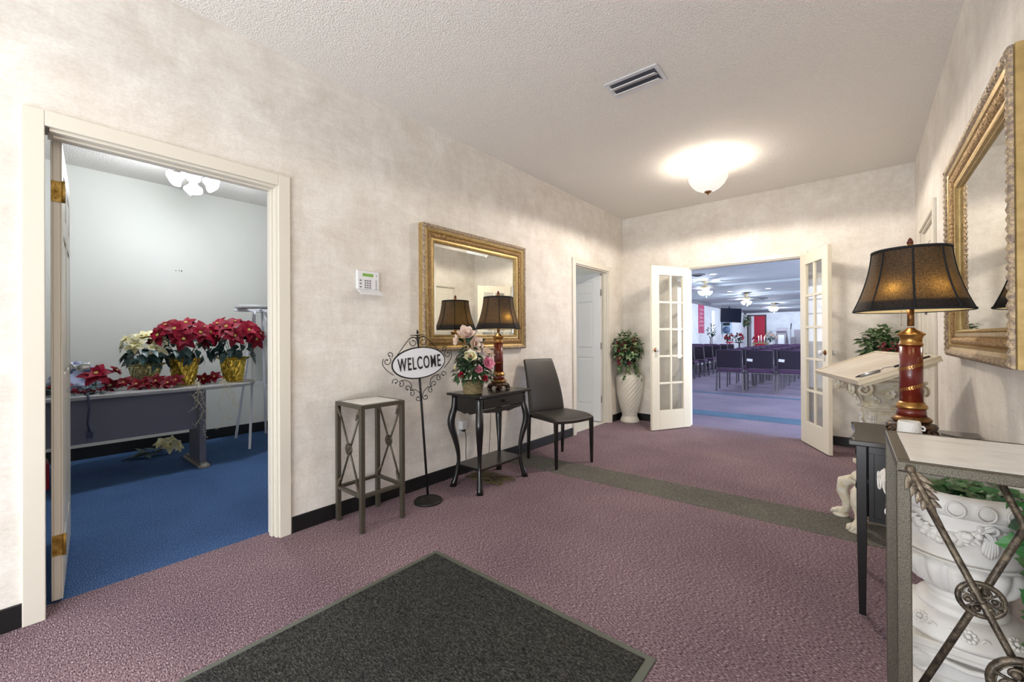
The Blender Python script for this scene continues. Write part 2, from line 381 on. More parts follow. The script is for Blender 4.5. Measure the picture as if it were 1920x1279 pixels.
# ------------------------------------------------------------------ the setting
def wall_y(name, x0, x1, ya, yb, zt, opens, m):      # wall slab between x0,x1 running along y with openings (y0,y1,z0,z1)
    b = MB(); cur = ya
    for (o0, o1, z0, z1) in sorted(opens):
        if o0 > cur: b.box(x0, x1, cur, o0, 0, zt)
        b.box(x0, x1, o0, o1, z1, zt)
        if z0 > 0: b.box(x0, x1, o0, o1, 0, z0)
        cur = o1
    if cur < yb: b.box(x0, x1, cur, yb, 0, zt)
    return struct(b.build(name, m))
def wall_x(name, y0, y1, xa, xb, zt, opens, m):
    b = MB(); cur = xa
    for (o0, o1, z0, z1) in sorted(opens):
        if o0 > cur: b.box(cur, o0, y0, y1, 0, zt)
        b.box(o0, o1, y0, y1, z1, zt)
        if z0 > 0: b.box(o0, o1, y0, y1, 0, z0)
        cur = o1
    if cur < xb: b.box(cur, xb, y0, y1, 0, zt)
    return struct(b.build(name, m))
D1 = (.081, .994, 0, 2.047); D2 = (4.265, 5.13, 0, 2.03); D3 = (4.155, 5.08, 0, 2.05); DF = (-1.72, -.50, 0, 2.03)
wall_y('wall_left', XL-.06, XL, -2.2, YF, HC, [D1, D2], 'wall')
wall_y('wall_right', XR, XR+.12, -2.2, YF, HC, [D3], 'wall')
wall_x('wall_far', YF, YF+.07, XL-.06, XR+.12, HC, [DF], 'wall')
wall_x('wall_back', -2.3, -2.2, XL-.12, XR+.12, HC, [(-2.4, .2, .2, 2.5)], 'wall')
wall_y('wall_office_front', XL-.12, XL-.0601, -1.5, YF, HC, [D1, D2], 'office_wall')
wall_y('wall_office_back', -5.87, -5.77, -1.5, 3.4, HC, [], 'office_wall')
wall_x('wall_office_near', -1.6, -1.5, -5.87, XL-.12, HC, [], 'office_wall')
wall_x('wall_office_side', 3.4, 3.5, -5.87, XL-.12, HC, [], 'office_wall')
wall_x('wall_closet_far', 5.48, 5.57, -5.87, XL-.12, HC, [], 'office_wall')
wall_y('wall_closet_left', -5.87, -5.77, 3.5, 5.48, HC, [], 'office_wall')
# floors and ceilings
struct(MB().box(XL-.12, XR+.12, -2.3, 5.64, -.1, 0).build('floor', 'carpet'))
struct(MB().box(-5.87, XL-.1201, -1.6, 3.5, -.1, 0).build('floor_office', 'blue'))
struct(MB().box(-5.87, XL-.1201, 3.5, 5.57, -.1, 0).build('floor_closet', 'tile'))
struct(MB().box(XL-.12, XL-.045, D2[0], D2[1], 0, .004).build('trim_1', 'tile'))
struct(MB().box(HX0-.2, HX1+.1, 5.6401, HY1+.1, -.1, 0).build('floor_hall', 'hcarpet'))
b = MB(); b.add([(XL+.001, 2.93, .0), (XR-.001, 3.035, .0), (XR-.001, 3.42, .0), (XL+.001, 3.262, .0)]+[(XL+.001, 2.93, .003), (XR-.001, 3.035, .003), (XR-.001, 3.42, .003), (XL+.001, 3.262, .003)],
       [(4, 5, 6, 7), (0, 1, 5, 4), (1, 2, 6, 5), (2, 3, 7, 6), (3, 0, 4, 7)])
struct(b.build('floor_strip', 'strip'), 'grey-green carpet strip crossing the mauve carpet of the foyer')
struct(MB().add([(-4.9, 6.42, .003), (3.9, 6.62, .003), (3.9, 7.08, .003), (-4.9, 6.82, .003)]+[(-4.9, 6.42, 0), (3.9, 6.62, 0), (3.9, 7.08, 0), (-4.9, 6.82, 0)], [(0, 1, 2, 3), (4, 5, 1, 0), (6, 7, 3, 2)]).build('floor_strip', 'teal'), 'blue-green carpet strip just inside the big hall')
struct(MB().box(-4.9, 3.9, 9.05, 9.2, 0, .003).build('floor_strip', 'teal'), 'thin blue-green carpet strip in front of the chairs')
b = MB().box(XL-.12, XR+.12, -2.3, 5.64, HC, HC+.1); struct(b.build('ceiling', 'ceil'))
struct(MB().box(-5.87, XL-.1201, -1.6, 5.57, HC, HC+.1).build('ceiling_office', 'ceil'))
struct(MB().box(HX0-.2, HX1+.1, 5.6401, HY1+.1, HH, HH+.1).build('ceiling_hall', 'hall_ceil'))
# shallow bands that run across the hall ceiling
for y in (9.0, 12.2, 15.6, 19.2, 23.0):
    struct(MB().box(HX0, HX1, y, y+.45, HH-.05, HH-.0005).build('trim_hall_band', 'hall_ceil'))
# hall walls, with the tall windows of its left side
HW = [(7.6, 8.2, .9, 2.25), (9.0, 9.95, 1.0, 2.3), (12.4, 13.2, 1.0, 2.3), (19.62, 20.2, 1.25, 2.3)]
wall_y('wall_hall_left', HX0-.15, HX0, 5.6401, HY1, HH, HW, 'hall_wall')
wall_x('wall_hall_near', 5.6401, 5.70, HX0, HX1, HH, [DF], 'hall_wall')
wall_x('wall_hall_far', HY1, HY1+.1, HX0-.15, HX1, HH, [(-4.90, -4.05, .25, 2.28)], 'hall_wall')
wall_y('wall_hall_right', HX1, HX1+.1, 5.6401, HY1, HH, [], 'hall_wall')
for i, (y0, y1, z0, z1) in enumerate(HW):
    o = struct(MB().box(HX0-.11, HX0-.10, y0, y1, z0, z1).build('window_%d' % (i+1), 'daypane'))
    f = MB()
    for a in (y0, y1-.03): f.box(HX0-.10, HX0-.04, a, a+.03, z0, z1)
    k = 4
    for j in range(k+1): f.box(HX0-.10, HX0-.06, y0, y1, z0+(z1-z0-.03)*j/k, z0+(z1-z0-.03)*j/k+.03)
    f.build('window_frame', 'white_metal', o)
struct(MB().box(HX0, HX0+.05, 5.7, HY1, HH-.12, HH-.001).box(HX0+.05, HX1, HY1-.05, HY1, HH-.12, HH-.001).build('trim_hall_crown', 'crown'))
struct(MB().box(-4.98, 3.9, 21.6, HY1, 0, .25).build('floor_stage', 'hcarpet'), 'low carpeted stage across the far end of the hall')
# baseboards
def base(name, segs, h=.095): 
    b = MB()
    for s_ in segs: b.box(*s_, 0, h)
    return struct(b.build(name, 'base', bev=.003))
base('baseboard_left', [(XL, XL+.012, -2.2, .024), (XL, XL+.012, 1.062, 4.195), (XL, XL+.012, 5.20, YF)])
base('baseboard_right', [(XR-.012, XR, -2.2, 4.09), (XR-.012, XR, 5.15, YF)])
base('baseboard_far', [(XL+.012, -1.79, YF-.012, YF), (-.43, XR-.012, YF-.012, YF)])
base('baseboard_office', [(-5.77, -5.755, -1.5, 3.4), (-5.755, XL-.12, 3.388, 3.4), (XL-.132, XL-.12, 1.06, 3.388)], .115)
# door casings and jamb linings
def casing_y(name, xf, sgn, o, wd=.064, th=.018, inner=.12, ln=.018):    # trim round an opening in a wall along y; sgn = +1 when the wall faces +x
    y0, y1, _, z1 = o; b = MB(); x0, x1 = sorted((xf, xf+sgn*th))
    def prof(ya, yb, za, zb): b.box(x0, x1, ya, yb, za, zb)
    prof(y0-wd+.005, y0+.005, 0, z1+wd-.005); prof(y1-.005, y1+wd-.005, 0, z1+wd-.005); prof(y0+.005, y1-.005, z1-.005, z1+wd-.005)
    xa, xb = sorted((xf, xf-sgn*inner))
    b.box(xa, xb, y0, y0+ln, 0, z1); b.box(xa, xb, y1-.018, y1, 0, z1); b.box(xa, xb, y0+.018, y1-.018, z1-.018, z1)
    xc, xd = sorted((xf-sgn*.035, xf-sgn*.07))                    # door stop
    b.box(xc, xd, y1-.03, y1-.018, 0, z1-.018); b.box(xc, xd, y0+.03, y1-.03, z1-.03, z1-.018)
    return struct(b.build(name, 'trim', bev=.004))
casing_y('trim_2', XL, 1, D1, ln=.006); casing_y('trim_3', XL, 1, D2); casing_y('trim_4', XR, -1, D3)
b = MB(); x0, x1, _, z1 = DF
b.box(x0-.05, x0+.004, YF-.016, YF, 0, z1+.05); b.box(x1-.004, x1+.05, YF-.016, YF, 0, z1+.05); b.box(x0+.004, x1-.004, YF-.016, YF, z1-.004, z1+.05)
b.box(x0, x0+.016, YF, 5.70, 0, z1); b.box(x1-.016, x1, YF, 5.70, 0, z1); b.box(x0+.016, x1-.016, YF, 5.70, z1-.016, z1)
struct(b.build('trim_5', 'trim', bev=.004))

# ---- panelled doors (hinge edge at local origin, leaf runs along +x, thickness along y 0..th)
def panel_door(name, label, loc, rz, W_, H_=2.01, th=.035, m='wdoor', hinges=None, hm='hinge', knob=None, hw=.035):
    root = thing(name, label, 'door', loc, rz); root['kind'] = 'structure'
    b = MB(); t0, t1 = .006, th-.006
    b.box(.0, W_, t0, t1, .0, H_)
    st = .11; mid = .10; xs = [(st, W_/2-mid/2), (W_/2+mid/2, W_-st)]
    rows = [(.22, .86), (.98, 1.62), (1.72, H_-.11)]
    for (ya, yb) in ((0, t0), (t1, th)):
        b.box(0, st, ya, yb, 0, H_); b.box(W_-st, W_, ya, yb, 0, H_); b.box(W_/2-mid/2, W_/2+mid/2, ya, yb, 0, H_)
        zz = [0]+[v for r in rows for v in r]+[H_]
        for i in range(0, len(zz), 2):
            for xa, xb in xs: b.box(xa, xb, ya, yb, zz[i], zz[i+1])
    b.build('leaf', m, root, bev=.003)
    p = MB()
    for xa, xb in xs:
        for za, zb in rows:
            for sgn, yy in ((-1, t0), (1, t1)):
                g = .028; e = yy+sgn*.005
                vs = [(xa+.008, yy, za+.008), (xb-.008, yy, za+.008), (xb-.008, yy, zb-.008), (xa+.008, yy, zb-.008), (xa+g, e, za+g), (xb-g, e, za+g), (xb-g, e, zb-g), (xa+g, e, zb-g)]
                p.add(vs, [(4, 5, 6, 7), (0, 1, 5, 4), (1, 2, 6, 5), (2, 3, 7, 6), (3, 0, 4, 7)])
    p.build('raised_panels', m, root)
    for hz in hinges or []:
        h = MB(); h.box(-.003, -.0005, 0.002, hw-.002, hz-.045, hz+.045); h.tube([(-.004, -.004, hz-.047), (-.004, -.004, hz+.047)], .006, 8)
        for dz in (-.03, 0, .03): h.tube([(-.0045, hw*.55, hz+dz), (-.003, hw*.55, hz+dz)], .0035, 8)
        h.build('hinge', hm, root)
    if knob:
        for sgn, yy in ((1, th), (-1, 0)):
            k = MB(); T = TR(W_-.07, yy, knob, rx=-sgn*PI/2)
            k.lathe([(.0, 0), (.034, 0), (.034, .006), (.014, .012), (.012, .03), (.022, .034), (.027, .045), (.027, .062), (.02, .07), (0, .071)], 20, T=T)
            k.build('door_knob', 'chrome', root)
    return root
panel_door('door_1', 'cream door opened flat into the blue-carpeted office', (XL-.098, .104, .015), PI-.087, .88, m='trim', hinges=[.24, 1.79], hm='brass_old', knob=None)
# that door turns about its hinge: the leaf runs to -x, so its own +y points to -y; knob set on the visible face below
d1 = bpy.data.objects['door_1']; d1.location = (XL-.100, .141, .015)
for sgn, yy in ((-1, 0.0),):
    k = MB(); T = TR(.88-.065, yy, .975, rx=PI/2)
    k.lathe([(0, 0), (.034, 0), (.034, .008), (.016, .014), (.014, .034), (.024, .038), (.026, .05), (.028, .078), (.024, .084), (0, .085)], 24, T=T)
    k.build('door_knob', 'chrome', d1)
panel_door('door_2', 'white six-panel door standing open behind the far left doorway', (XL-.10, 5.115, .012), PI+.03, .80, 2.0, hinges=[.30, 1.02, 1.74], hm='hinge', knob=.96)
panel_door('door_3', 'closed cream six-panel door in the right wall', (XR+.055, D3[0]+.02, .012), PI/2, .885, 2.01, m='trim', knob=.96)
pl = struct(MB().box(XR+.012, XR+.0185, 4.93, 5.03, 1.33, 1.43).build('trim_door_plate', 'black')); pl['label'] = 'small square black plate on the closed door of the right wall'
pl.location = (.0005, 0, 0)

# ---- French door leaves
def french(name, label, loc, rz, side):
    W_, H_, th = .605, 2.015, .036
    root = thing(name, label, 'door', loc, rz); root['kind'] = 'structure'
    b = MB(); st = .115; tr = .115; br = .235
    b.box(0, st, 0, th, 0, H_); b.box(W_-st, W_, 0, th, 0, H_); b.box(st, W_-st, 0, th, H_-tr, H_); b.box(st, W_-st, 0, th, 0, br)
    b.build('leaf_frame', 'fdoor', root, bev=.003)
    g = MB(); mw = .026; xm = W_/2
    g.box(xm-mw/2, xm+mw/2, .006, th-.006, br, H_-tr)
    n = 5; hz = (H_-tr-br)
    for i in range(1, n):
        z = br+hz*i/n
        for xa, xb in ((st, xm-mw/2), (xm+mw/2, W_-st)): g.box(xa, xb, .006, th-.006, z-mw/2, z+mw/2)
    g.build('glazing_bars', 'fdoor', root, bev=.004)
    for i in range(n):
        za = br+hz*i/n+(mw/2 if i else 0); zb = br+hz*(i+1)/n-(mw/2 if i < n-1 else 0)
        for xa, xb in ((st, xm-mw/2), (xm+mw/2, W_-st)):
            MB().box(xa, xb, th/2-.0015, th/2+.0015, za, zb).build('glass_pane', 'glass', root)
    for sgn, yy in ((1, th), (-1, 0)):
        T = TR(W_-.055, yy, .98, rx=-sgn*PI/2)
        r = MB().lathe([(0, 0), (.026, 0), (.024, .005), (.012, .008), (.009, .016), (0, .0165)], 20, T=T).build('knob_rosette', 'brass_dk', root)
        MB().lathe([(0, .016), (.01, .017), (.018, .024), (.026, .036), (.026, .046), (.018, .054), (0, .056)], 10, T=T, smooth=False).build('crystal_knob', 'crystal', r)
    for hz_ in (.25, 1.0, 1.78):
        MB().tube([(-.004, th/2, hz_-.045), (-.004, th/2, hz_+.045)], .006, 8).build('hinge', 'hinge', root)
    return root
french('door_4', 'left glazed French door leaf, opened into the foyer', (-1.702, 5.535, .01), math.radians(-118.4), 1)
french('door_5', 'right glazed French door leaf, opened beside the lectern', (-.518, 5.535, .01), math.radians(-63.7), -1)

# ------------------------------------------------------------------ ceiling fixtures of the foyer
def flush_light(loc, label, power):
    t = thing('ceiling_light', label, 'ceiling light', loc)
    MB().lathe([(0, 0), (.078, 0), (.078, -.012), (.06, -.022), (.045, -.05), (.036, -.085), (.04, -.11), (.0, -.11)], 28).build('canopy', 'cream_metal', t)
    MB().tube([(0, 0, -.11), (0, 0, -.305)], .006, 8).build('rod', 'cream_metal', t)
    MB().lathe([(.165, -.150), (.172, -.156), (.166, -.175), (.145, -.215), (.11, -.252), (.07, -.275), (.03, -.284), (.012, -.286)], 40, cap=False).build('glass_bowl', 'glow', t, solid=.004)
    MB().lathe([(0, -.284), (.028, -.284), (.034, -.29), (.016, -.303), (.006, -.308), (.009, -.314), (0, -.32)], 16).build('finial', 'brass_dk', t)
    light('POINT', 'ceiling_lamp', (loc[0], loc[1], loc[2]-.17), power*.20, SOFT, .08); light('SPOT', 'bowl_lamp', (loc[0], loc[1], loc[2]-.345), power*1.05, SOFT, .12)
    return t
flush_light((-1.118, 4.256, HC), 'cream ceiling light with frosted glass bowl, lit near the French doors', 84)
flush_light((-1.118, -.75, HC), 'added bowl ceiling light behind the camera, for fill light', 24)  # extra fixture added out of view to carry fill light
t = thing('ceiling_vent', 'white two-louver air vent set in the textured ceiling', 'air vent', (-1.125, 2.615, HC), math.radians(1.5))
f = MB()
for a in ((-.175, .175, -.105, -.075), (-.175, .175, .075, .105), (-.175, -.15, -.075, .075), (.15, .175, -.075, .075)): f.box(*a, -.008, -.0005)
f.build('vent_frame', 'ventw', t, bev=.002)
MB().box(-.15, .15, -.075, .075, -.003, -.0008).build('duct_shade_sheet', 'duct', t)  # flat grey sheet, coloured as the shade behind the louvers
for y0 in (-.032, .042):
    l = MB(); l.add([(-.148, y0-.038, -.030), (.148, y0-.038, -.030), (.148, y0+.024, -.006), (-.148, y0+.024, -.006), (-.148, y0-.036, -.034), (.148, y0-.036, -.034), (.148, y0+.026, -.010), (-.148, y0+.026, -.010)], [(0, 1, 2, 3), (7, 6, 5, 4), (0, 4, 5, 1), (1, 5, 6, 2), (2, 6, 7, 3), (3, 7, 4, 0)])
    l.build('louver', 'ventw', t)

# ------------------------------------------------------------------ gilt mirrors
def mirror(name, label, xw, sgn, y0, y1, z0, z1):
    """wall mirror; xw wall plane, sgn = direction the mirror faces along x"""
    t = thing(name, label, 'mirror', (xw, (y0+y1)/2, z0))
    W_, H_ = y1-y0, z1-z0; fw_ = .132
    # profile across the frame: (inset from the outer edge, height off the wall, ornament amplitude, ornament frequency per metre)
    bands = [('frame_body', 'gold', [(0, .0005, 0, 0), (0, .040, 0, 0), (.006, .044, 0, 0), (.03, .046, 0, 0), (.045, .040, 0, 0), (.055, .046, 0, 0), (.060, .034, 0, 0), (.095, .026, 0, 0), (.100, .030, 0, 0), (.115, .030, 0, 0), (.118, .022, 0, 0), (fw_, .018, 0, 0), (fw_, .010, 0, 0)]),
             ('carved_edge', 'silver_gold', [(.002, .044, 0, 0), (.004, .052, .006, 34), (.014, .058, .007, 34), (.024, .054, .006, 34), (.030, .045, 0, 0)]),
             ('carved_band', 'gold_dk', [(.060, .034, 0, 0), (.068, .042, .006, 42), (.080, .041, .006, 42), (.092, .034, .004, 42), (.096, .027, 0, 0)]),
             ('beaded_lip', 'gold', [(.117, .024, 0, 0), (.121, .030, .004, 110), (.126, .029, .004, 110), (.130, .019, 0, 0)])]
    for nm, m, pr in bands:
        b = MB()
        for side in range(4):
            # side runs from corner A to corner B of the outer rectangle, inward normal
            A, B, nI = [((0, 0), (W_, 0), (0, 1)), ((W_, 0), (W_, H_), (-1, 0)), ((W_, H_), (0, H_), (0, -1)), ((0, H_), (0, 0), (1, 0))][side]
            L_ = math.hypot(B[0]-A[0], B[1]-A[1]); d = ((B[0]-A[0])/L_, (B[1]-A[1])/L_)
            n = 2 if nm == 'frame_body' else (int(L_*150) if nm != 'beaded_lip' else int(L_*330))
            vs = []; fs = []; k = len(pr)
            for i in range(n+1):
                u_ = i/n
                for j, (ins, h, amp, fr) in enumerate(pr):
                    s_ = ins+(L_-2*ins)*u_
                    hh = h+(amp*(abs(sin(PI*fr*s_+j*.8))-.5) if amp else 0)
                    io = ins-(.004*abs(sin(PI*fr*s_)) if nm == 'carved_edge' and j in (1, 2) else 0)
                    y = A[0]+d[0]*s_+nI[0]*io; z = A[1]+d[1]*s_+nI[1]*io
                    vs.append((sgn*hh, y-W_/2, z))
                if i:
                    o = (i-1)*k
                    for j in range(k-1): fs.append((o+j, o+j+1, o+k+j+1, o+k+j))
            b.add(vs, fs, nm != 'frame_body')
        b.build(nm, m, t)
    g = fw_-.002; x = sgn*.012; e = .028
    inner = [(x, g-W_/2, g), (x, W_/2-g, g), (x, W_/2-g, H_-g), (x, g-W_/2, H_-g)]
    x2 = sgn*.0145; iv = [(x2, g+e-W_/2, g+e), (x2, W_/2-g-e, g+e), (x2, W_/2-g-e, H_-g-e), (x2, g+e-W_/2, H_-g-e)]
    MB().add(inner+iv, [(4, 5, 6, 7), (0, 1, 5, 4), (1, 2, 6, 5), (2, 3, 7, 6), (3, 0, 4, 7)]).build('bevelled_glass', 'mirror', t)
    MB().box(*sorted((sgn*.0008, sgn*.009)), -W_/2+.02, W_/2-.02, .02, H_-.02).build('backing_board', 'darkwood', t)
    return t
mirror('wall_mirror', 'gilt framed mirror hanging above the black console table', XL, 1, 1.998, 3.262, 1.045, 2.036)
mirror('wall_mirror', 'gilt framed mirror on the right wall beside the large lamp', XR, -1, 1.94, 3.235, 1.048, 2.036)

# ------------------------------------------------------------------ keypad, outlet
t = thing('alarm_keypad', 'white alarm keypad with green display and open flap', 'keypad', (XL, 1.56, 1.485))
b = MB(); b.box(.0005, .022, -.083, .083, .0, .127); b.build('housing', 'wplastic', t, bev=.006)
MB().box(.022, .0235, -.045, .035, .088, .108).build('display', 'lcd', t)
KB = lambda *a: MB().box(*a).build('key', 'key', t)
for i in range(3):
    KB(.022, .0245, -.066, -.052, .010+i*.022, .019+i*.022)
    for j in range(4): KB(.022, .0245, -.030+i*.018, -.019+i*.018, .008+j*.0155, .017+j*.0155)
for j in range(5): KB(.022, .0245, .054, .061, .006+j*.0135, .013+j*.0135)
for z in (.094, .101): MB().box(.022, .024, .058, .064, z, z+.003).build('indicator', 'key', t)
MB().box(0, .068, -.083, .083, -.003, .001, T=TR(.020, 0, -.001, ry=math.radians(36))).build('flap', 'wplastic', t)
t = thing('plug_adapter', 'white plug adapter in the wall outlet under the console table', 'plug', (XL, 2.43, .34))
MB().box(.0005, .006, -.035, .035, 0, .115).build('cover_plate', 'wplastic', t, bev=.002)
MB().box(.006, .05, -.028, .03, .045, .115).build('adapter', 'wplastic', t, bev=.005)
MB().box(.006, .03, .0, .026, .022, .044).build('plug', 'blackcord', t, bev=.003)
pts = [(.03, .015, .03), (.038, .02, .0), (.03, .03, -.06), (.02, .035, -.16), (.03, .03, -.26), (.05, .02, -.334)]
MB().tube(pts, .003, 6).build('power_cord', 'blackcord', t)
o = MB().tube([(XL+.012, 2.80, 1.10), (XL+.010, 2.80, .9), (XL+.016, 2.79, .62), (XL+.02, 2.77, .3), (XL+.03, 2.74, .1), (XL+.05, 2.72, .004)], .0025, 6).build('lamp_cord', 'blackcord'); tag(o, 'thin dark lamp cord hanging down the wall behind the console table', 'cord')
b = MB(); pts = []
for i in range(90):
    a = i*.55; pts.append((-2.33+.15*cos(a)*(1-.3*sin(i)), 2.5+.09*sin(a*1.3)+.03*cos(i), .008+.006*abs(sin(i*1.7))))
o = b.tube(pts, .003, 5).build('coiled_cord', 'stem'); tag(o, 'thin tangled cord lying coiled on the carpet beneath the console table', 'cord')

# ------------------------------------------------------------------ entrance mat
t = thing('door_mat', 'large charcoal entrance mat with grey rubber border', 'mat', (-1.17, .56, 0))
MB().box(-.602, .602, -.91, .91, .0005, .006).build('rubber_border', 'rubber', t, bev=.002)
MB().box(-.572, .572, -.88, .88, .006, .011).build('pile', 'mat', t, bev=.002)

# ------------------------------------------------------------------ pewter stands with marble tops
def medallion(parent, y, r, x, z, d=.016, m='bronze'):
    b = MB()
    ring = [(x+r*cos(2*PI*i/28), y, z+r*sin(2*PI*i/28)) for i in range(28)]
    b.tube(ring, r*.14, 8, closed=True)
    b.tube([(x+r*.86*cos(2*PI*i/28), y-.003, z+r*.86*sin(2*PI*i/28)) for i in range(28)], r*.035, 6, closed=True)
    f = lambda u, v: (x+u, y-.004, z+v)
    for k in range(6):
        a = 2*PI*k/6+.2; cx, cz = r*.56*cos(a), r*.56*sin(a)
        b.tube(spiral((cx, cz), r*.33, r*.12, a+PI*.8, a+PI*.8+5.0, 12, f), r*.075, 6)
        b.ball((x+cx, y-.004, z+cz), r*.17, 8, 6)
        b.tube([f(0, 0), f(r*.3*cos(a+.35), r*.3*sin(a+.35)), f(r*.62*cos(a+.5), r*.62*sin(a+.5)), f(r*.95*cos(a+.5), r*.95*sin(a+.5))], r*.065, 6)
    b.ball((x, y-.006, z), r*.18, 8, 6)
    return b.build('medallion', m, parent)
def acanthus(parent, p, d, L_, W_, up):
    b = MB(); p = Vector(p); d = Vector(d).normalized(); upv = Vector(up)
    side = d.cross(upv).normalized()
    b.leaf(p, d, upv, L_, W_*.55, 'pointed', droop=.1, fold=.3, n=8)
    for i in range(4):
        t_ = .02+.17*i
        for s_ in (-1, 1):
            b.leaf(p+d*(L_*t_), d+side*s_*.75, upv, L_*.36*(1-.12*i), W_*.34, 'pointed', droop=-.25, fold=.35, n=5)
    b.tube([p+upv*.003, p+d*L_*.5+upv*.006, p+d*L_*1.02], [W_*.14, W_*.1, W_*.09], 6)
    b.ball(p-d*.004+upv*.004, W_*.2, 7, 5)
    return b.build('acanthus_leaf', 'leafmetal', parent, solid=.003)
def metal_stand(label, loc, W_, D_, H_, post, lower, lattice=False, rz=0):
    t = thing('plant_stand', label, 'plant stand', loc, rz)
    hw, hd = W_/2, D_/2; p = post
    for sx in (-1, 1):
        for sy in (-1, 1):
            x, y = sx*(hw-p/2), sy*(hd-p/2)
            MB().box(x-p/2, x+p/2, y-p/2, y+p/2, 0, H_-p*.9).build('leg', 'pewter', t, bev=.0025)
    b = MB(); z0, z1 = H_-p*.9, H_
    b.box(-hw, hw, -hd, -hd+p, z0, z1); b.box(-hw, hw, hd-p, hd, z0, z1); b.box(-hw, -hw+p, -hd+p, hd-p, z0, z1); b.box(hw-p, hw, -hd+p, hd-p, z0, z1)
    b.build('top_frame', 'pewter', t, bev=.0025)
    MB().box(-hw+p, hw-p, -hd+p, hd-p, H_-.014, H_+.001).build('marble_top', 'marble', t)
    for a in ((-hw+p, hw-p, -hd+.002, -hd+p-.002), (-hw+p, hw-p, hd-p+.002, hd-.002), (-hw+.002, -hw+p-.002, -hd+p, hd-p), (hw-p+.002, hw-.002, -hd+p, hd-p)):
        MB().box(*a, lower-p*.7, lower).build('stretcher', 'pewter', t, bev=.002)
    rr = p*.24
    for sy in ((-1,) if lattice else (-1, 1)):
        y = sy*(hd-p/2); ztop = H_-p; zb = lower; xl, xr = -hw+p, hw-p
        n = -sy if False else -1
        upv = (0, -1, 0)
        if not lattice:
            zc = zb+(ztop-zb)*.50
            for sx in (-1, 1):
                MB().tube([(sx*xl, y-.003*sx, ztop-.004), (sx*xr, y-.003*sx, zb+.004)], rr, 8).build('cross_rod', 'pewter', t)
                for zz, ze in ((ztop-.004, zc), (zb+.006, zc)):
                    d = Vector((-sx*hw*1.0, 0, ze-zz)); acanthus(t, (sx*(hw-p*1.05), y-.008, zz), d, .075, .022, upv)
            medallion(t, y-.006, .034, 0, zc)
        else:
            cx, cz = .021, .476
            sl = (ztop-cz)/(cx-xl)
            MB().tube([(xl, y, ztop-.004), (cx, y, cz), (xr, y, cz-sl*(xr-cx))], rr*1.15, 10).build('cross_rod', 'bronze', t)
            MB().tube([(xr, y+.012, ztop-.02), (cx, y+.012, cz), (xl, y+.012, max(zb, cz-sl*(cx-xl)))], rr*1.15, 10).build('cross_rod', 'bronze', t)
            mx, mz = xl+(cx-xl)*.629, ztop+(cz-ztop)*.629
            for s_ in (-1, 1):
                x0 = mx if s_ < 0 else 2*cx-mx
                MB().tube([(x0-s_*-.075, y+.010, mz+.205*1), (x0, y+.010, mz), (x0-s_*.125, y+.010, mz-.335)], rr*1.15, 10).build('cross_rod', 'bronze', t) if False else None
            MB().tube([(mx+.090, y+.012, ztop), (mx, y+.012, mz), (xl, y+.012, mz-.262)], rr*1.15, 10).build('cross_rod', 'bronze', t)
            MB().tube([(2*cx-mx-.090, y+.012, ztop), (2*cx-mx, y+.012, mz), (xr, y+.012, mz-.155)], rr*1.15, 10).build('cross_rod', 'bronze', t)
            medallion(t, y+.004, .033, mx, mz, m='bronze'); medallion(t, y+.004, .033, 2*cx-mx, mz, m='bronze')
            medallion(t, y-.012, .052, cx, cz, m='bronze')
            acanthus(t, (xl-.001, y-.010, ztop+.006), (cx-xl, 0, cz-ztop), .112, .040, upv)
            acanthus(t, (xr+.001, y-.010, ztop+.006), (cx-xr, 0, cz-ztop), .112, .040, upv)
    return t
metal_stand('small square pewter plant stand with white marble top near the office doorway', (-2.413, 1.466, 0), .308, .308, .755, .027, .222)
metal_stand('tall pewter plant stand with marble top in the near right corner', (.218, 1.437, 0), .330, .385, .88, .0235, .12, lattice=True, rz=math.radians(1.0))

# ------------------------------------------------------------------ WELCOME sign
t = thing('welcome_sign', 'black iron floor sign with white oval plate reading WELCOME', 'sign', (-2.35, 1.878, 0))
MB().lathe([(0, 0.0005), (.098, .0005), (.100, .008), (.094, .014), (.090, .018), (.030, .024), (.012, .03), (.012, .05), (0, .05)], 40).build('base', 'iron', t)
LEAN = TR(0, 0, 0, rx=math.radians(4.2), rz=math.radians(-7))
MB().tube([(0, 0, .045), (0, 0, 1.08)], .0085, 12, T=LEAN).build('pole', 'iron', t)
G = lambda u, v: LEAN @ Vector((.012, u, v))       # u across the sign, v up
ec, ea, eb = .985, .205, .105
ell = [(ea*cos(2*PI*i/64), ec+eb*sin(2*PI*i/64)) for i in range(64)]
b = MB(); n = 64
vs = [LEAN @ Vector((x, u, v)) for x in (.010, .016) for u, v in ell]
b.add(vs, [tuple(range(n-1, -1, -1)), tuple(range(n, 2*n))]+[(i, (i+1) % n, n+(i+1) % n, n+i) for i in range(n)]); b.build('oval_plate', 'plate_white', t)
MB().tube([G(u, v) for u, v in ell], .0055, 8, closed=True).build('rim', 'iron', t)
s_ = MB()
def curl(c, r0, r1, a0, a1, n=16, rad=.0026):
    s_.tube(spiral(c, r0, r1, a0, a1, n, G), rad, 6); e = (c[0]+r1*cos(a1), c[1]+r1*sin(a1)); s_.ball(G(*e), .0055, 7, 5)
def poly(pts, rad=.0026):
    # smooth a control polygon (Catmull-Rom)
    P = [Vector((a, b_, 0)) for a, b_ in pts]; out = []
    for i in range(len(P)-1):
        p0, p1, p2, p3 = P[max(i-1, 0)], P[i], P[i+1], P[min(i+2, len(P)-1)]
        for k in range(8):
            q = k/8; v = .5*((2*p1)+(-p0+p2)*q+(2*p0-5*p1+4*p2-p3)*q*q+(-p0+3*p1-3*p2+p3)*q**3); out.append(G(v.x, v.y))
    out.append(G(P[-1].x, P[-1].y)); s_.tube(out, rad, 6)
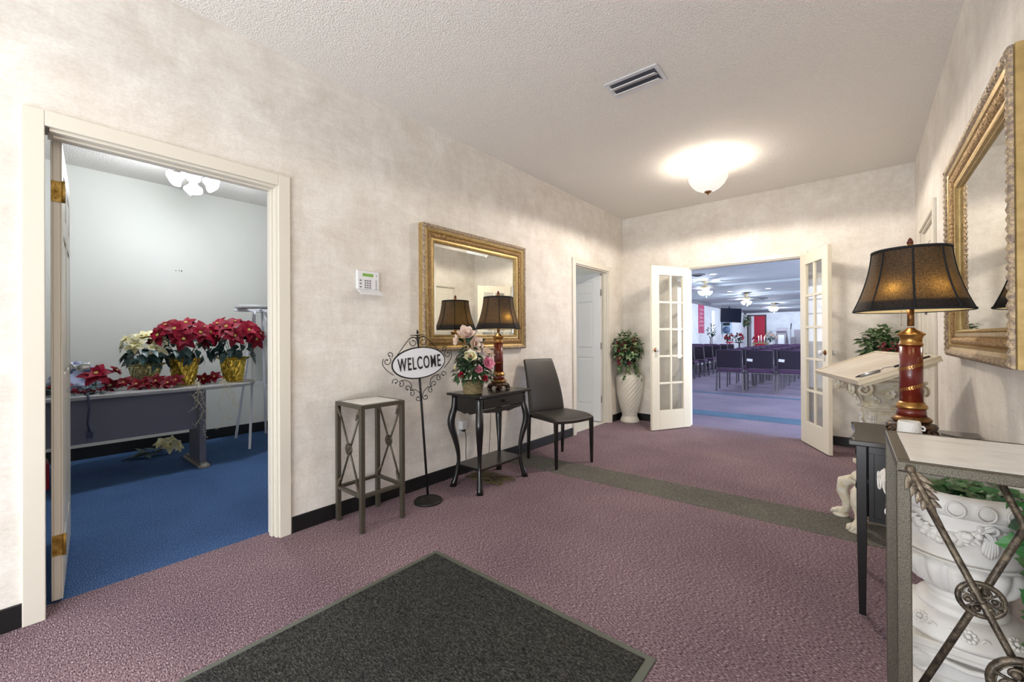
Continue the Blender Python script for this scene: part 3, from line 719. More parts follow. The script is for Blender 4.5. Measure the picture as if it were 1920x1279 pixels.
for m_ in (-1, 1):
    X = lambda a: m_*a
    # straight shoulder from finial out to the rim with curl inside
    poly([(X(.005), 1.115), (X(.012), 1.15), (X(.038), 1.165), (X(.075), 1.145), (X(.165), 1.052)])
    curl((X(.036), 1.128), .030, .012, PI/2-m_*1.2 if m_ > 0 else PI/2+1.2, (PI/2-1.2-5.2) if m_ > 0 else (PI/2+1.2+5.2))
    # upper side curl pair
    curl((X(.215), 1.062), .022, .008, PI/2+m_*2.6, PI/2+m_*2.6-m_*5.4)
    curl((X(.238), 1.022), .030, .009, PI/2+m_*.8, PI/2+m_*.8+m_*5.8)
    poly([(X(.262), 1.040), (X(.270), 1.005), (X(.245), .965), (X(.20), .925)])
    # lower curls
    curl((X(.188), .880), .024, .008, PI/2-m_*1.9, PI/2-m_*1.9-m_*-5.2)
    curl((X(.150), .858), .022, .008, PI/2+m_*.2, PI/2+m_*.2+m_*5.4)
    poly([(X(.166), .874), (X(.128), .882), (X(.085), .862), (X(.073), .825), (X(.080), .800)])
    curl((X(.105), .822), .024, .008, PI/2+m_*2.3, PI/2+m_*2.3-m_*5.4)
    curl((X(.075), .782), .022, .008, PI/2+m_*.2, PI/2+m_*.2+m_*5.4)
    poly([(X(.085), .802), (X(.055), .806), (X(.022), .785), (X(.007), .755), (X(.008), .735)])
    curl((X(.030), .742), .023, .008, PI/2+m_*1.5, PI/2+m_*1.5-m_*-5.4)
s_.build('scrollwork', 'iron', t)
f_ = MB()
f_.tube([G(0, 1.085), G(0, 1.165)], .005, 8)
for dv, wd, L_ in ((1.15, .02, .05), (1.165, .026, .05)):
    for k in range(6):
        a = k*PI/3; d = Vector((sin(a), cos(a), .75)); f_.leaf(LEAN @ Vector((.012, 0, dv)), LEAN.to_3x3() @ d, (0, 0, 1), L_, wd, 'pointed', droop=.5, fold=.3)
f_.leaf(G(0, 1.18), (0, -.05, 1), (1, 0, 0), .036, .02, 'pointed', droop=0, fold=.3); f_.build('finial', 'iron', t, solid=.002)
cu = bpy.data.curves.new('welcome', 'FONT'); cu.body = 'WELCOME'; cu.align_x = 'CENTER'; cu.align_y = 'CENTER'; cu.size = .1; cu.extrude = .0012; cu.offset = .0012; cu.space_character = 1.2
tmp = bpy.data.objects.new('welcome', cu); COL.objects.link(tmp); dg = bpy.context.evaluated_depsgraph_get()
me = bpy.data.meshes.new_from_object(tmp.evaluated_get(dg)); bpy.data.objects.remove(tmp)
xs = [v.co.x for v in me.vertices]; ys = [v.co.y for v in me.vertices]; xm, ym = (max(xs)+min(xs))/2, (max(ys)+min(ys))/2; kx, ky = .335/(max(xs)-min(xs)), .088/(max(ys)-min(ys))
for v in me.vertices:
    a, c = (v.co.x-xm)*kx, (v.co.y-ym)*ky; v.co = LEAN @ Vector((.0165+v.co.z+.0012, a, ec+c))
me.materials.clear(); me.materials.append(M['letter'])
o = bpy.data.objects.new('lettering', me); COL.objects.link(o); o.parent = t

# ------------------------------------------------------------------ black console table (left)
t = thing('console_table', 'black console table with curved legs, drawer and lower shelf', 'table', (-2.30, 2.465, 0))
hx, hy, zt = .155, .278, .728
b = MB()
def rr_poly(hx, hy, n=6):
    # table outline: straight back, gently bowed front and sides, pointed corners
    out = []
    for i in range(13): u_ = -1+2*i/12; out.append((hx+.012*(u_**4)*1.5-.004, u_*hy))
    for i in range(1, 12): u_ = 1-2*i/12; out.append((u_*hx, hy+.008*u_**4-.002))
    out += [(-hx, hy), (-hx, -hy)]
    for i in range(1, 12): u_ = -1+2*i/12; out.append((u_*hx, -hy-.008*u_**4+.002))
    return out
b.prism(rr_poly(.180, .302), zt-.020, zt); b.build('table_top', 'black', t, bev=.005)
a = MB(); a.box(-hx+.02, hx-.012, -hy+.02, -hy+.035, .60, zt-.02); a.box(-hx+.02, hx-.012, hy-.035, hy-.02, .60, zt-.02); a.box(-hx+.005, -hx+.02, -hy+.03, hy-.03, .60, zt-.02)
a.box(hx-.02, hx-.005, -hy+.03, hy-.03, zt-.032, zt-.02); a.box(hx-.02, hx-.005, -hy+.03, hy-.03, .60, .612)
def scallop(y0, y1, x0, x1, axis):
    n = 28; top = .612
    pts = []
    for i in range(n+1):
        u_ = i/n; z = .600-.030*(.5-.5*cos(2*PI*u_*1))*(.6+.4*cos(6*PI*u_))-.012*abs(sin(3*PI*u_)); pts.append((y0+(y1-y0)*u_, z if 0 < i < n else .575))
    for i in range(n):
        (ya, za), (yb, zb) = pts[i], pts[i+1]
        vs = []
        for c_ in (x0, x1):
            for (p_, q_) in ((ya, za), (yb, zb), (yb, top), (ya, top)): vs.append((c_, p_, q_) if axis == 'y' else (p_, c_, q_))
        a.add(vs, [(0, 1, 2, 3), (7, 6, 5, 4), (0, 4, 5, 1), (1, 5, 6, 2), (2, 6, 7, 3), (3, 7, 4, 0)])
scallop(-hy+.03, hy-.03, hx-.018, hx-.006, 'y'); scallop(-hx+.03, hx-.02, -hy+.021, -hy+.033, 'x'); scallop(-hx+.03, hx-.02, hy-.033, hy-.021, 'x')
a.build('apron', 'black', t)
d_ = MB().box(hx-.018, hx-.001, -hy+.042, hy-.042, .618, zt-.036).build('drawer', 'black', t, bev=.003)
MB().lathe([(0, 0), (.006, 0), (.005, .010), (.012, .016), (.013, .022), (.008, .028), (0, .029)], 16, T=TR(hx-.001, 0, .660, ry=PI/2)).build('drawer_knob', 'iron', d_)
MB().box(-hx+.02, hx-.02, -hy+.03, hy-.03, .158, .176).build('shelf', 'black', t, bev=.003)
for sx in (-1, 1):
    for sy in (-1, 1):
        L_ = MB(); dx, dy = sx*.72, sy*.72; vs = []; fs = []; prof = []
        N = 22
        for i in range(N+1):
            z = (zt-.02)*(1-i/N); u_ = z/(zt-.02)
            off = .0+.030*math.exp(-((u_-.70)/.14)**2)-.026*math.exp(-((u_-.30)/.19)**2)+.018*math.exp(-((u_-0)/.08)**2)
            wd = .023+.006*math.exp(-((u_-.75)/.2)**2)-.009*math.exp(-((u_-.28)/.2)**2)+.004*math.exp(-(u_/.05)**2)
            if u_ > .84: off *= max(0, (1-u_)/.16); wd = .024
            cx, cy = sx*(hx-.022)+dx*off, sy*(hy-.022)+dy*off
            for q in range(8):
                a_ = PI/8+q*PI/4; vs.append((cx+wd*1.08*cos(a_), cy+wd*1.08*sin(a_), max(z, .0005)))
            if i:
                o_ = (i-1)*8
                for q in range(8): fs.append((o_+q, o_+8+q, o_+8+(q+1) % 8, o_+(q+1) % 8))
        fs += [tuple(range(7, -1, -1))[::-1], tuple(N*8+q for q in range(7, -1, -1))]
        L_.add(vs, fs, True); L_.build('leg', 'black', t)

# ------------------------------------------------------------------ black cabinet table (right)
t = thing('side_cabinet', 'black side cabinet on straight legs under the large lamp', 'cabinet', (.185, 2.485, 0))
b = MB(); pl_ = []
for i in range(21):
    u_ = -1+2*i/20; pl_.append((-.232+.016*cos(u_*PI*.5)**2+(.022*(1-abs(abs(u_)-.86)/.14) if abs(abs(u_)-.86) < .14 else 0), u_*.243))
b.prism([(.205, .243), (.205, -.243)][::-1]+[(x, y) for x, y in pl_][::-1] if False else [(.205, -.243), (.205, .243)]+[(x, y) for x, y in reversed(pl_)], .698, .720); b.build('cabinet_top', 'graytop', t, bev=.004)
MB().box(-.168, .195, -.205, .205, .385, .698).build('body', 'black', t, bev=.002)
f = MB(); f.box(-.168, .19, -.212, -.205, .385, .40); f.box(-.168, .19, -.212, -.205, .665, .698); f.box(.165, .19, -.212, -.205, .40, .665); f.box(-.168, -.150, -.212, -.205, .40, .665); f.build('side_moulding', 'black', t, bev=.001)
for k, z in enumerate((.395, .55)):
    d_ = MB().box(-.184, -.168, -.19, .19, z, z+.14).build('drawer', 'black', t, bev=.003)
    pz = z+.105
    MB().lathe([(0, 0), (.008, 0), (.005, .006), (.0045, .016), (.007, .02), (0, .022)], 12, T=TR(-.184, 0, pz, ry=-PI/2)).build('knob', 'iron', d_)
    MB().lathe([(0, 0), (.004, -.004), (.008, -.02), (.011, -.036), (.008, -.046), (0, -.05)], 12, c=(-.203, 0, pz)).build('drop_pull', 'iron', d_)
for sx, sy in ((-1, -1), (-1, 1), (1, -1), (1, 1)):
    x = -.19 if sx < 0 else .18; y = sy*.222
    L_ = MB(); vs = []
    for z, w_, o_ in ((.698, .017, 0), (.35, .0165, 0), (0.0005, .0115, .003)):
        for i, j in ((-1, -1), (1, -1), (1, 1), (-1, 1)): vs.append((x+o_*0+i*w_, y+j*w_, z))
    L_.add(vs, [(0, 1, 2, 3)]+[(4*k+i, 4*k+4+i, 4*k+4+(i+1) % 4, 4*k+(i+1) % 4) for k in (0, 1) for i in range(4)]+[(11, 10, 9, 8)])
    L_.build('leg', 'black', t, bev=.002)

# ------------------------------------------------------------------ lamps
def table_lamp(label, loc, shade_lift, power, hot, rz=0, scale=1.0, S_r=(.128, .198), stretch=1.0):
    t = thing('table_lamp', label, 'lamp', loc, rz)
    k = scale
    def P_(pr): return [(r*k, z*k) for r, z in pr]
    b = MB(); b.lathe(P_([(0, .028), (.082, .028), (.086, .036), (.080, .046), (.062, .052), (.060, .058), (0, .058)]), 40); b.build('carved_plinth', 'darkbase', t)
    for i in range(4):
        a = PI/4+i*PI/2; f = MB(); x, y = .070*k*cos(a), .070*k*sin(a)
        f.ball((x, y, .016*k), .017*k, 10, 8, (1.1, 1.1, .95)); f.ball((x*1.14, y*1.14, .028*k), .013*k, 8, 6)
        for s_ in (-.22, 0, .22): f.tube([(x*.9*1.2+0, y*.9*1.2, .038*k), (.088*k*cos(a+s_), .088*k*sin(a+s_), .024*k), (.094*k*cos(a+s_), .094*k*sin(a+s_), .006*k)], .0055*k, 6)
        f.build('scroll_foot', 'darkbase', t)
    MB().lathe(P_([(0, .058), (.066, .058), (.068, .066), (.060, .074), (.052, .080), (0, .080)]), 40).build('base_ring', 'brass_dk', t)
    MB().lathe(P_([(0, .080), (.050, .080), (.048, .112), (0, .112)]), 40).build('base_drum', 'lampred', t)
    MB().lathe(P_([(0, .112), (.050, .112), (.054, .118), (.052, .126), (.045, .134), (.042, .142), (0, .142)]), 40).build('collar', 'brass', t)
    MB().lathe(P_([(0, .142), (.0395, .142), (.0385, .39), (0, .39)]), 48).build('column', 'lampred', t)
    MB().lathe(P_([(0, .39), (.041, .39), (.041, .396), (.037, .400), (.037, .420), (.040, .424), (.041, .430), (.049, .436), (.048, .441), (.034, .450), (.018, .460), (.012, .468), (0, .468)]), 40).build('capital', 'brass', t)
    gs = .6 if k < 1 else 1; gph = math.atan2(loc[1], loc[0])-PI-rz-PI/2+PI/2
    for z0, z1, ph in ((.192, .222, 0), (.282, .312, 0)):
        g = MB()
        n = 26; turns = 2*PI
        hel = [(.0395*k*cos(ph+turns*i/60), .0395*k*sin(ph+turns*i/60), (z0+(z1-z0)*(.5-.5*sin(turns*i/60+ph+gph)))*k) for i in range(61)]
        g.tube(hel, .0006*k, 4)
        for i in range(2, 58, 2):
            p = Vector(hel[i]); d = (Vector(hel[i+1])-p).normalized(); o = Vector((p.x, p.y, 0)).normalized()
            for s_ in (-1, 1): g.leaf(p+o*.0005, d+Vector((0, 0, 1))*s_*.9, o, .012*k*gs, .0055*k*gs, 'pointed', droop=0, fold=0, n=3)
        g.build('leaf_garland', 'brass', t)
    zs = .530*k+shade_lift
    MB().tube([(0, 0, .474*k), (0, 0, zs+.02)], .012*k, 14).build('neck', 'brass_dk', t)
    MB().tube([(0, 0, zs+.02), (0, 0, zs+.285*k)], .003, 6).build('harp_rod', 'brass', t)
    H_ = .268*k; rt_, rb_ = S_r
    def prad(u_):  # bell curve, u 0 bottom .. 1 top
        return rt_+(rb_-rt_)*((1-u_)**1.9*.80+(1-u_)*.20)
    seg = 8; pr = [(prad(i/14), zs+H_*i/14) for i in range(15)]
    flat = lambda a, z, j: -.012*(1-abs(cos(a*seg/2)))
    MB().lathe(pr, 80, mod=flat, cap=False).build('lamp_shade', 'shade', t)
    MB().lathe([(r-.003, z) for r, z in pr], 80, mod=flat, cap=False).build('shade_lining', 'shade', t) if False else None
    for nm, u_, rr_ in (('top_binding', 1, .0065), ('bottom_binding', 0, .0055)):
        r = prad(u_); pts = []
        for i in range(80):
            a = 2*PI*i/80; q = r*(1+flat(a, 0, 0)); pts.append((q*cos(a), q*sin(a), zs+H_*u_+(-.003 if u_ else .002)))
        MB().tube(pts, rr_, 6, closed=True).build(nm, 'shade_blk', t)
    MB().lathe([(prad(q)-.004, zs+H_*q+(.001 if q else -.001)) for q in (0, .05, .10, .16)], 80, mod=flat, cap=False).build('lining_band', 'shade_in', t)
    for i in range(seg):
        a = 2*PI*i/seg; pts = [((r+.0012)*cos(a), (r+.0012)*sin(a), z) for r, z in pr]
        MB().tube(pts, .0038, 6).build('shade_rib', 'shade_blk', t)
    MB().lathe([(0, 0), (.010, 0), (.006, .006), (.013, .010), (.015, .016), (.010, .024)], 14, c=(0, 0, zs+H_+.004)).build('finial_cup', 'brass', t)
    MB().lathe([(.010, .022), (.012, .030), (.008, .042), (.002, .050), (0, .051)], 12, c=(0, 0, zs+H_+.004)).build('finial', 'finial', t)
    sp = MB()
    for i in range(3): a = i*2*PI/3; sp.tube([(0, 0, zs+H_-.012), (prad(1)*cos(a), prad(1)*sin(a), zs+H_-.004)], .0016, 5)
    sp.build('shade_spider', 'brass', t)
    for i, (bx_, by_) in enumerate(hot):
        MB().tube([(0, 0, zs+.03), (bx_*.55, by_*.55, zs+.03), (bx_*.6, by_*.6, zs+.05)], .009, 8).build('bulb_socket', 'brass_dk', t)
        MB().ball((bx_, by_, zs+.085), .022, 12, 9, (1, 1, 1.2)).build('bulb', 'bulb', t)
        v = Matrix.Rotation(rz, 4, 'Z') @ Vector((bx_, by_, zs+.085)); light('POINT', 'lamp_glow', (loc[0]+v.x, loc[1]+v.y, loc[2]+v.z), power*(1-.75*i), WARM, .016)
    light('POINT', 'lamp_downlight', (loc[0]-.02, loc[1], loc[2]+zs+.03), .5, WARM, .03)
    pc = MB(); pc.tube([(-.03, -.012, zs+.04), (-.031, -.014, zs-.06)], .0009, 4); pc.ball((-.031, -.014, zs-.063), .003, 6, 4); pc.build('pull_chain', 'brass', t)
    return t
table_lamp('large oxblood column lamp with black bell shade beside the right mirror', (.165, 2.545, .7205), .012, 1.2, [(-.055, -.122), (.066, -.106)], rz=0.0, S_r=(.128, .196))
table_lamp('red column lamp with dark bell shade on the black console table', (-2.325, 2.60, .7285), -.022, .6, [(.118, -.032), (-.05, .05)], scale=.98, S_r=(.118, .184))

t = thing('ceramic_warmer', 'small white textured wax warmer in front of the large lamp', 'wax warmer', (.148, 2.385, .7205))
MB().lathe([(0, 0), (.040, 0), (.041, .006), (.036, .072), (.034, .078), (.030, .078), (.029, .070), (0, .069)], 32).build('warmer_body', 'candle_white', t)
MB().tube([(.036, -.010, .046), (.044, -.013, .046), (.046, -.013, .056), (.040, -.011, .062), (.034, -.01, .060)], .0035, 8).build('handle', 'candle_white', t)
b = MB(); b.tube([(.19, 2.40, .7235), (.24, 2.385, .7235), (.30, 2.40, .7235), (.335, 2.43, .7235), (.36, 2.50, .7235)], .0028, 6)
o = b.build('white_cord', 'wplastic'); tag(o, 'white cord trailing across the cabinet top towards the wall', 'cord')
o = MB().tube([(.262, 2.60, .7235), (.30, 2.56, .7235), (.335, 2.54, .7235), (.372, 2.56, .7235)], .0025, 6).build('black_cord', 'blackcord'); tag(o, 'black lamp cord behind the white cord on the cabinet top', 'cord')

# ------------------------------------------------------------------ black leather chair
t = thing('dining_chair', 'black leather side chair between the console table and far doorway', 'chair', (-2.172, 3.284, 0), math.radians(-17.2))
# local: +x is forward, y across
def patch(name, fn, nu, nv, th, m='leather', parent=t):
    vs = []; fs = []
    for i in range(nu+1):
        for j in range(nv+1): vs.append(fn(i/nu, j/nv))
    for i in range(nu):
        for j in range(nv): a = i*(nv+1)+j; fs.append((a, a+1, a+nv+2, a+nv+1))
    o = MB().add(vs, fs, True).build(name, m, parent); md = o.modifiers.new('s', 'SOLIDIFY'); md.thickness = th; md.offset = 0
    md = o.modifiers.new('b', 'BEVEL'); md.width = th*.35; md.segments = 3; md.angle_limit = .7; return o
patch('seat', lambda u_, v: (-.20+.42*u_+(.012*sin(PI*v) if u_ > .9 else 0), (v-.5)*(.425+.02*u_), .432-.010*sin(PI*v)*(1)-.022*max(0, (u_-.75)/.25)**2+.004*sin(PI*u_)), 12, 10, .034)
patch('backrest', lambda u_, v: (-.195-.035*u_-.11*u_**1.8-.018*(1-(2*v-1)**2), (v-.5)*(.42-.075*u_**1.5), .435+.50*u_), 14, 10, .028)
for sx, sy in ((1, -1), (1, 1), (-1, -1), (-1, 1)):
    x = .200 if sx > 0 else -.205; y = sy*.208
    L_ = MB(); vs = []
    for z, w_, ox in ((.418, .016, 0), (.0005, .0105, .012*sx if sx < 0 else .004)):
        for i, j in ((-1, -1), (1, -1), (1, 1), (-1, 1)): vs.append((x+ox+i*w_, y+j*w_, z))
    L_.add(vs, [(0, 1, 2, 3), (7, 6, 5, 4)]+[(i, 4+i, 4+(i+1) % 4, (i+1) % 4) for i in range(4)]); L_.build('leg', 'black', t, bev=.003)
for sy in (-1, 1): MB().box(-.2, .2, sy*.19-.01, sy*.19+.01, .395, .415).build('seat_rail', 'black', t, bev=.002)

# ------------------------------------------------------------------ flowers and foliage
def frame_of(up):
    up = Vector(up).normalized(); a = up.orthogonal().normalized(); return a, up.cross(a), up
def poinsettia(parent, p, up, R, m='red', name='flower', lift=.25):
    p = Vector(p); a, b_, n = frame_of(up); b = MB(); o = rnd(0, 1)
    for k in range(6):
        an = o+2*PI*k/6+rnd(-.15, .15); d = (a*cos(an)+b_*sin(an)+n*rnd(lift-.2, lift+.1)); b.leaf(p, d, n, R*rnd(.9, 1.12), R*.68, 'pointed', droop=rnd(.1, .4), fold=.18, n=6)
    for k in range(5):
        an = o+.5+2*PI*k/5+rnd(-.2, .2); d = (a*cos(an)+b_*sin(an)+n*rnd(lift+.2, lift+.5)); b.leaf(p+n*.004, d, n, R*rnd(.55, .7), R*.42, 'pointed', droop=.2, fold=.2, n=5)
    f = b.build(name, m, parent); c = MB()
    for k in range(7): an = k*2*PI/6; r_ = R*.085*(k < 6); c.ball(p+n*R*.16+a*r_*cos(an)+b_*r_*sin(an), R*.045, 6, 4)
    c.build('flower_center', 'bead', f); return f
def magnolia(parent, p, up, R, m='magnolia', name='magnolia_bloom'):
    p = Vector(p); a, b_, n = frame_of(up); b = MB()
    for lay, (k_, el, s_) in enumerate(((6, .35, 1), (4, 1.1, .8))):
        for k in range(k_):
            an = 2*PI*k/k_+lay*.5+rnd(-.15, .15); b.leaf(p, a*cos(an)+b_*sin(an)+n*el, n, R*s_*rnd(.9, 1.1), R*.72*s_, 'petal', droop=-.35, fold=.35, n=6)
    f = b.build(name, m, parent); c = MB(); c.ball(p+n*R*.2, R*.10, 8, 6, (1, 1, 1.5)); c.build('flower_center', 'rose' if R > .03 else 'bead', f); return f
def rose(parent, p, up, R, m, name='rose_bloom'):
    p = Vector(p); a, b_, n = frame_of(up); b = MB()
    for lay, (k_, rr, el) in enumerate(((6, 1.0, .5), (5, .8, 1.2), (4, .55, 2.2), (3, .35, 4))):
        for k in range(k_):
            an = 2*PI*k/k_+lay*.7; d = a*cos(an)+b_*sin(an)+n*el; b.leaf(p-n*R*.15, d, n, R*(.7+.35*rr), R*.9*(rr*.6+.35), 'petal', droop=-.45, fold=.5, n=5)
    return b.build(name, m, parent)
def leaf_cloud(b, c, rad, n, L, W, kind, droop=.4, down=.3, zmin=-.6, shell=.55):
    for i in range(n):
        d = rdir(zmin, 1); r_ = rnd(shell, 1)
        p = Vector((c[0]+d.x*rad[0]*r_, c[1]+d.y*rad[1]*r_, c[2]+d.z*rad[2]*r_))
        q = (d+Vector((rnd(-.6, .6), rnd(-.6, .6), rnd(-.5, .3)-down))).normalized()
        b.leaf(p, q, (d+Vector((0, 0, .6))).normalized(), L*rnd(.7, 1.15), W*rnd(.8, 1.1), kind, droop=droop, fold=.18, n=4)
def foil_pot(parent, H, r0, r1, m):
    b = MB(); ph = [rnd(0, 6) for _ in range(6)]
    def md(a, z, j): return .035*sin(9*a+ph[0]+z*30)+.03*sin(17*a+ph[1]-z*60)+.02*sin(31*a+ph[2]+z*90)
    pr = [(r0*.97, 0)]+[(r0+(r1-r0)*(i/10), H*i/10) for i in range(11)]+[(r1*1.16, H*1.04), (r1*1.28, H*1.12)]
    b.lathe(pr, 72, mod=md, cap=False, smooth=False); b.lathe([(0, .001), (r0*.9, .001)], 20, cap=False); b.build('foil_wrap', m, parent, solid=.0015)
    MB().lathe([(0, H*.86), (r1*.93, H*.86)], 24, cap=False).build('soil', 'stem', parent)

# ------------------------------------------------------------------ flower basket on the console
t = thing('flower_basket', 'wicker basket of silk magnolias and pink roses on the console table', 'flower arrangement', (-2.268, 2.243, .7285))
MB().lathe([(0, .0), (.062, 0), (.066, .01), (.078, .088), (.083, .094), (.080, .10), (.072, .094), (.066, .08), (0, .078)], 48, mod=lambda a, z, j: .012*sin(24*a)).build('basket', 'wicker', t)
for i in range(6):
    r = .067+.0135*i/5*1.1; z = .010+.0158*i
    MB().tube([((r+.002)*cos(2*PI*k/40), (r+.002)*sin(2*PI*k/40), z+.002*sin(k*2.6)) for k in range(40)], .0042, 6, closed=True).build('wicker_band', 'wicker', t)
b = MB(); leaf_cloud(b, (0, 0, .15), (.15, .15, .11), 210, .055, .026, 'oval', zmin=-.3); leaf_cloud(b, (-.01, -.01, .27), (.09, .09, .16), 90, .075, .034, 'oval', zmin=-.5)
b.build('foliage', 'leaf_dk', t)
b = MB(); leaf_cloud(b, (.01, -.02, .14), (.14, .15, .09), 70, .05, .02, 'pointed', zmin=-.4); b.build('fern_foliage', 'leaf', t)
# directions: camera lies towards (+x,-y); keep the showy blooms on that side
cv = Vector((.70, -.71, 0)); sd = Vector((.71, .70, 0))      # sd points to the right in the photo
def bp(u_, z, dep=.07): q = sd*u_+cv*dep; return (q.x, q.y, z)
magnolia(t, bp(-.045, .43, .03), cv*.7+Vector((0, 0, .7)), .085); magnolia(t, bp(.01, .375, .05), cv+sd*.6+Vector((0, 0, .1)), .075)
magnolia(t, bp(-.015, .285, .08), cv+Vector((0, 0, .3)), .062, 'cream_petal'); magnolia(t, bp(.10, .285, .03), sd*.5+cv*.4+Vector((0, 0, .9)), .07)
magnolia(t, bp(.105, .235, .07), cv+sd*.5+Vector((0, 0, .2)), .06, 'pink'); magnolia(t, bp(-.10, .40, .02), -sd+cv*.5+Vector((0, 0, .2)), .055)
rose(t, bp(.045, .185, .12), cv+Vector((0, 0, .35)), .042, 'pink'); rose(t, bp(-.075, .155, .10), cv-sd*.4, .034, 'rose'); rose(t, bp(.085, .130, .12), cv+sd*.2, .034, 'rose')
magnolia(t, bp(-.115, .205, .06), -sd+cv*.3, .03, 'cream_petal', 'small_white_bloom')
s_ = MB()
for u_, z, k in ((.06, .36, 9), (.13, .30, 8), (-.13, .27, 8), (-.06, .34, 7)):
    p0 = Vector(bp(u_*.4, .15, .03)); p1 = Vector(bp(u_, z, .07)); s_.tube([p0, p0.lerp(p1, .5)+Vector((0, 0, .03)), p1], .0018, 5)
    for i in range(k): q = p0.lerp(p1, .55+.45*i/k)+Vector((0, 0, .03*(1-i/k))); s_.ball(q+rdir()*.008, .0062, 6, 5)
s_.build('berry_sprays', 'bronze', t)

# ------------------------------------------------------------------ spiral vases with ivy and grapes
def spiral_vase(label, loc, plabel, H_=.79, trail=True):
    t = thing('floor_vase', label, 'vase', loc)
    pr = [(0, 0), (.125, 0), (.128, .012), (.118, .04), (.102, .075), (.098, .098), (.104, .102)]
    for i in range(97):
        u_ = i/96; r_ = .096+.080*sin(PI/2*min(1, u_/.80)**.9) if u_ < .80 else .176*cos(PI/2*(u_-.80)/.20)**.8; pr.append((max(r_, .056), .108+.60*u_))
    pr += [(.050, .725), (.056, .75), (.066, .775), (.070, .785), (.064, .787), (.056, .775), (0, .76)]
    def md(a, z, j): return .050*(abs(sin(9*(a)-z*48)))-.03 if .112 < z < .705 else 0
    MB().lathe(pr[:8]+pr[8:], 144, mod=md).build('vase_body', 'vase', t)
    p = thing('ivy_arrangement', plabel, 'artificial plant', (loc[0], loc[1], .775))
    b = MB(); leaf_cloud(b, (0.02 if trail else -.04, -.09 if trail else -.03, .21), (.18, .23, .24) if trail else (.19, .16, .26), 520, .060, .044, 'oval', zmin=-.55, droop=.3, shell=.45); b.build('foliage', 'ivy_var', p)
    b = MB(); leaf_cloud(b, (0.02, -.08, .17), (.17, .20, .18) if trail else (.15, .16, .18), 220, .055, .040, 'oval', zmin=-.8, droop=.3, shell=.35); b.build('dark_foliage', 'leaf_dk', p)
    if trail:
        v = MB(); l = MB()
        for (ex, ey, ez, n_) in ((-.04, -.25, -.12, 12), (-.02, -.28, -.02, 12), (.03, -.20, -.17, 11), (.17, -.02, -.20, 12), (.17, -.10, -.13, 10), (.08, -.17, -.10, 9), (.14, .02, -.26, 12)):
            p0 = Vector((ex*.3, ey*.3, .05)); p1 = Vector((ex, ey, ez)); mid = p0.lerp(p1, .55)+Vector((0, 0, .10)); pts = []
            for i in range(n_+1):
                u_ = i/n_; q = p0*(1-u_)**2+mid*2*u_*(1-u_)+p1*u_*u_; pts.append(q)
                d = rdir(-.7, .2)+Vector((0, 0, -.3)); l.leaf(q, d, (ex*3, ey*3-.4, .5), rnd(.042, .058), .042, 'oval', droop=.2, fold=.1, n=4)
            v.tube(pts, .0018, 5)
        v.build('trailing_stems', 'stem', p); l.build('trailing_leaves', 'ivy_var', p)
    for gx, gy, gz, n_ in ((-.02, -.28, .13, 30), (.04, -.24, .30, 24), (.13, -.16, .24, 30), (.14, -.14, .36, 26), (.09, -.20, .14, 26), (-.03, -.26, .31, 20)):
        b = MB()
        for i in range(n_):
            u_ = i/n_; r_ = .034*(1-u_*.7); d = rdir(); b.ball((gx+d.x*r_*1.25, gy+d.y*r_*1.25, gz-.13*u_+d.z*.01), .0105, 8, 6)
        b.build('grape_cluster', 'berry', p)
    return t
spiral_vase('tall ivory spiral floor vase in the far left corner', (-2.435, 5.395, 0), 'variegated ivy and red grapes arranged in the far left vase')
spiral_vase('tall ivory spiral floor vase in the far right corner', (.185, 5.36, 0), 'leafy green arrangement with red grapes behind the lectern', trail=False)

# ------------------------------------------------------------------ lectern
RZ = math.radians(-18)+PI/2     # local x runs along the reading edge away from the camera, local y towards the hallway side
LSH = (.026, -.012)
t = thing('lectern', 'cream plaster column lectern with slanted wooden top', 'lectern', (.045, 3.335, 0), math.radians(18.5))
# base: four scrolled paw legs round a low drum
b = MB(); b.lathe([(0, .27), (.10, .27), (.115, .285), (.105, .30), (.085, .315), (.08, .36), (0, .36)], 8); b.lathe([(0, .05), (.05, .05), (.075, .12), (.055, .2), (.09, .27), (0, .27)], 24); b.build('base_drum', 'plaster_cream', t)
for k in range(4):
    a = PI/4+k*PI/2; T = TR(0, 0, 0, rz=a); L_ = MB()
    L_.tube([(.04, 0, .24), (.10, 0, .255), (.155, 0, .225), (.165, 0, .16), (.14, 0, .10), (.145, 0, .055), (.175, 0, .03), (.20, 0, .03)], [.03, .034, .036, .032, .024, .022, .026, .018], 12, T=T)
    L_.lathe([(0, 0.0005), (.040, .0005), (.044, .012), (.034, .022), (0, .024)], 16, c=(.175, 0, 0), T=T)
    for s_ in (-.018, 0, .018): L_.tube([(.175, s_, .038), (.205, s_*1.3, .034), (.218, s_*1.4, .014)], [.012, .012, .007], 8, T=T)
    for i in range(5):
        L_.leaf(T @ Vector((.10+.014*i, 0, .275-.008*i)), T.to_3x3() @ Vector((.6, 0, -.3-.25*i)), T.to_3x3() @ Vector((.6, 0, .8)), .085, .05, 'pointed', droop=.5, fold=.3)
    L_.build('paw_leg', 'plaster_cream', t)
SH = TR(LSH[0], LSH[1], 0); b = MB(); b.box(-.068, .068, -.068, .068, .36, .735, T=SH); b.box(-.098, .098, -.098, .098, .36, .385, T=SH); b.box(-.084, .084, -.084, .084, .712, .724, T=SH); b.box(-.076, .076, -.076, .076, .724, .735, T=SH)
b.build('shaft', 'plaster_cream', t, bev=.004)
b = MB()
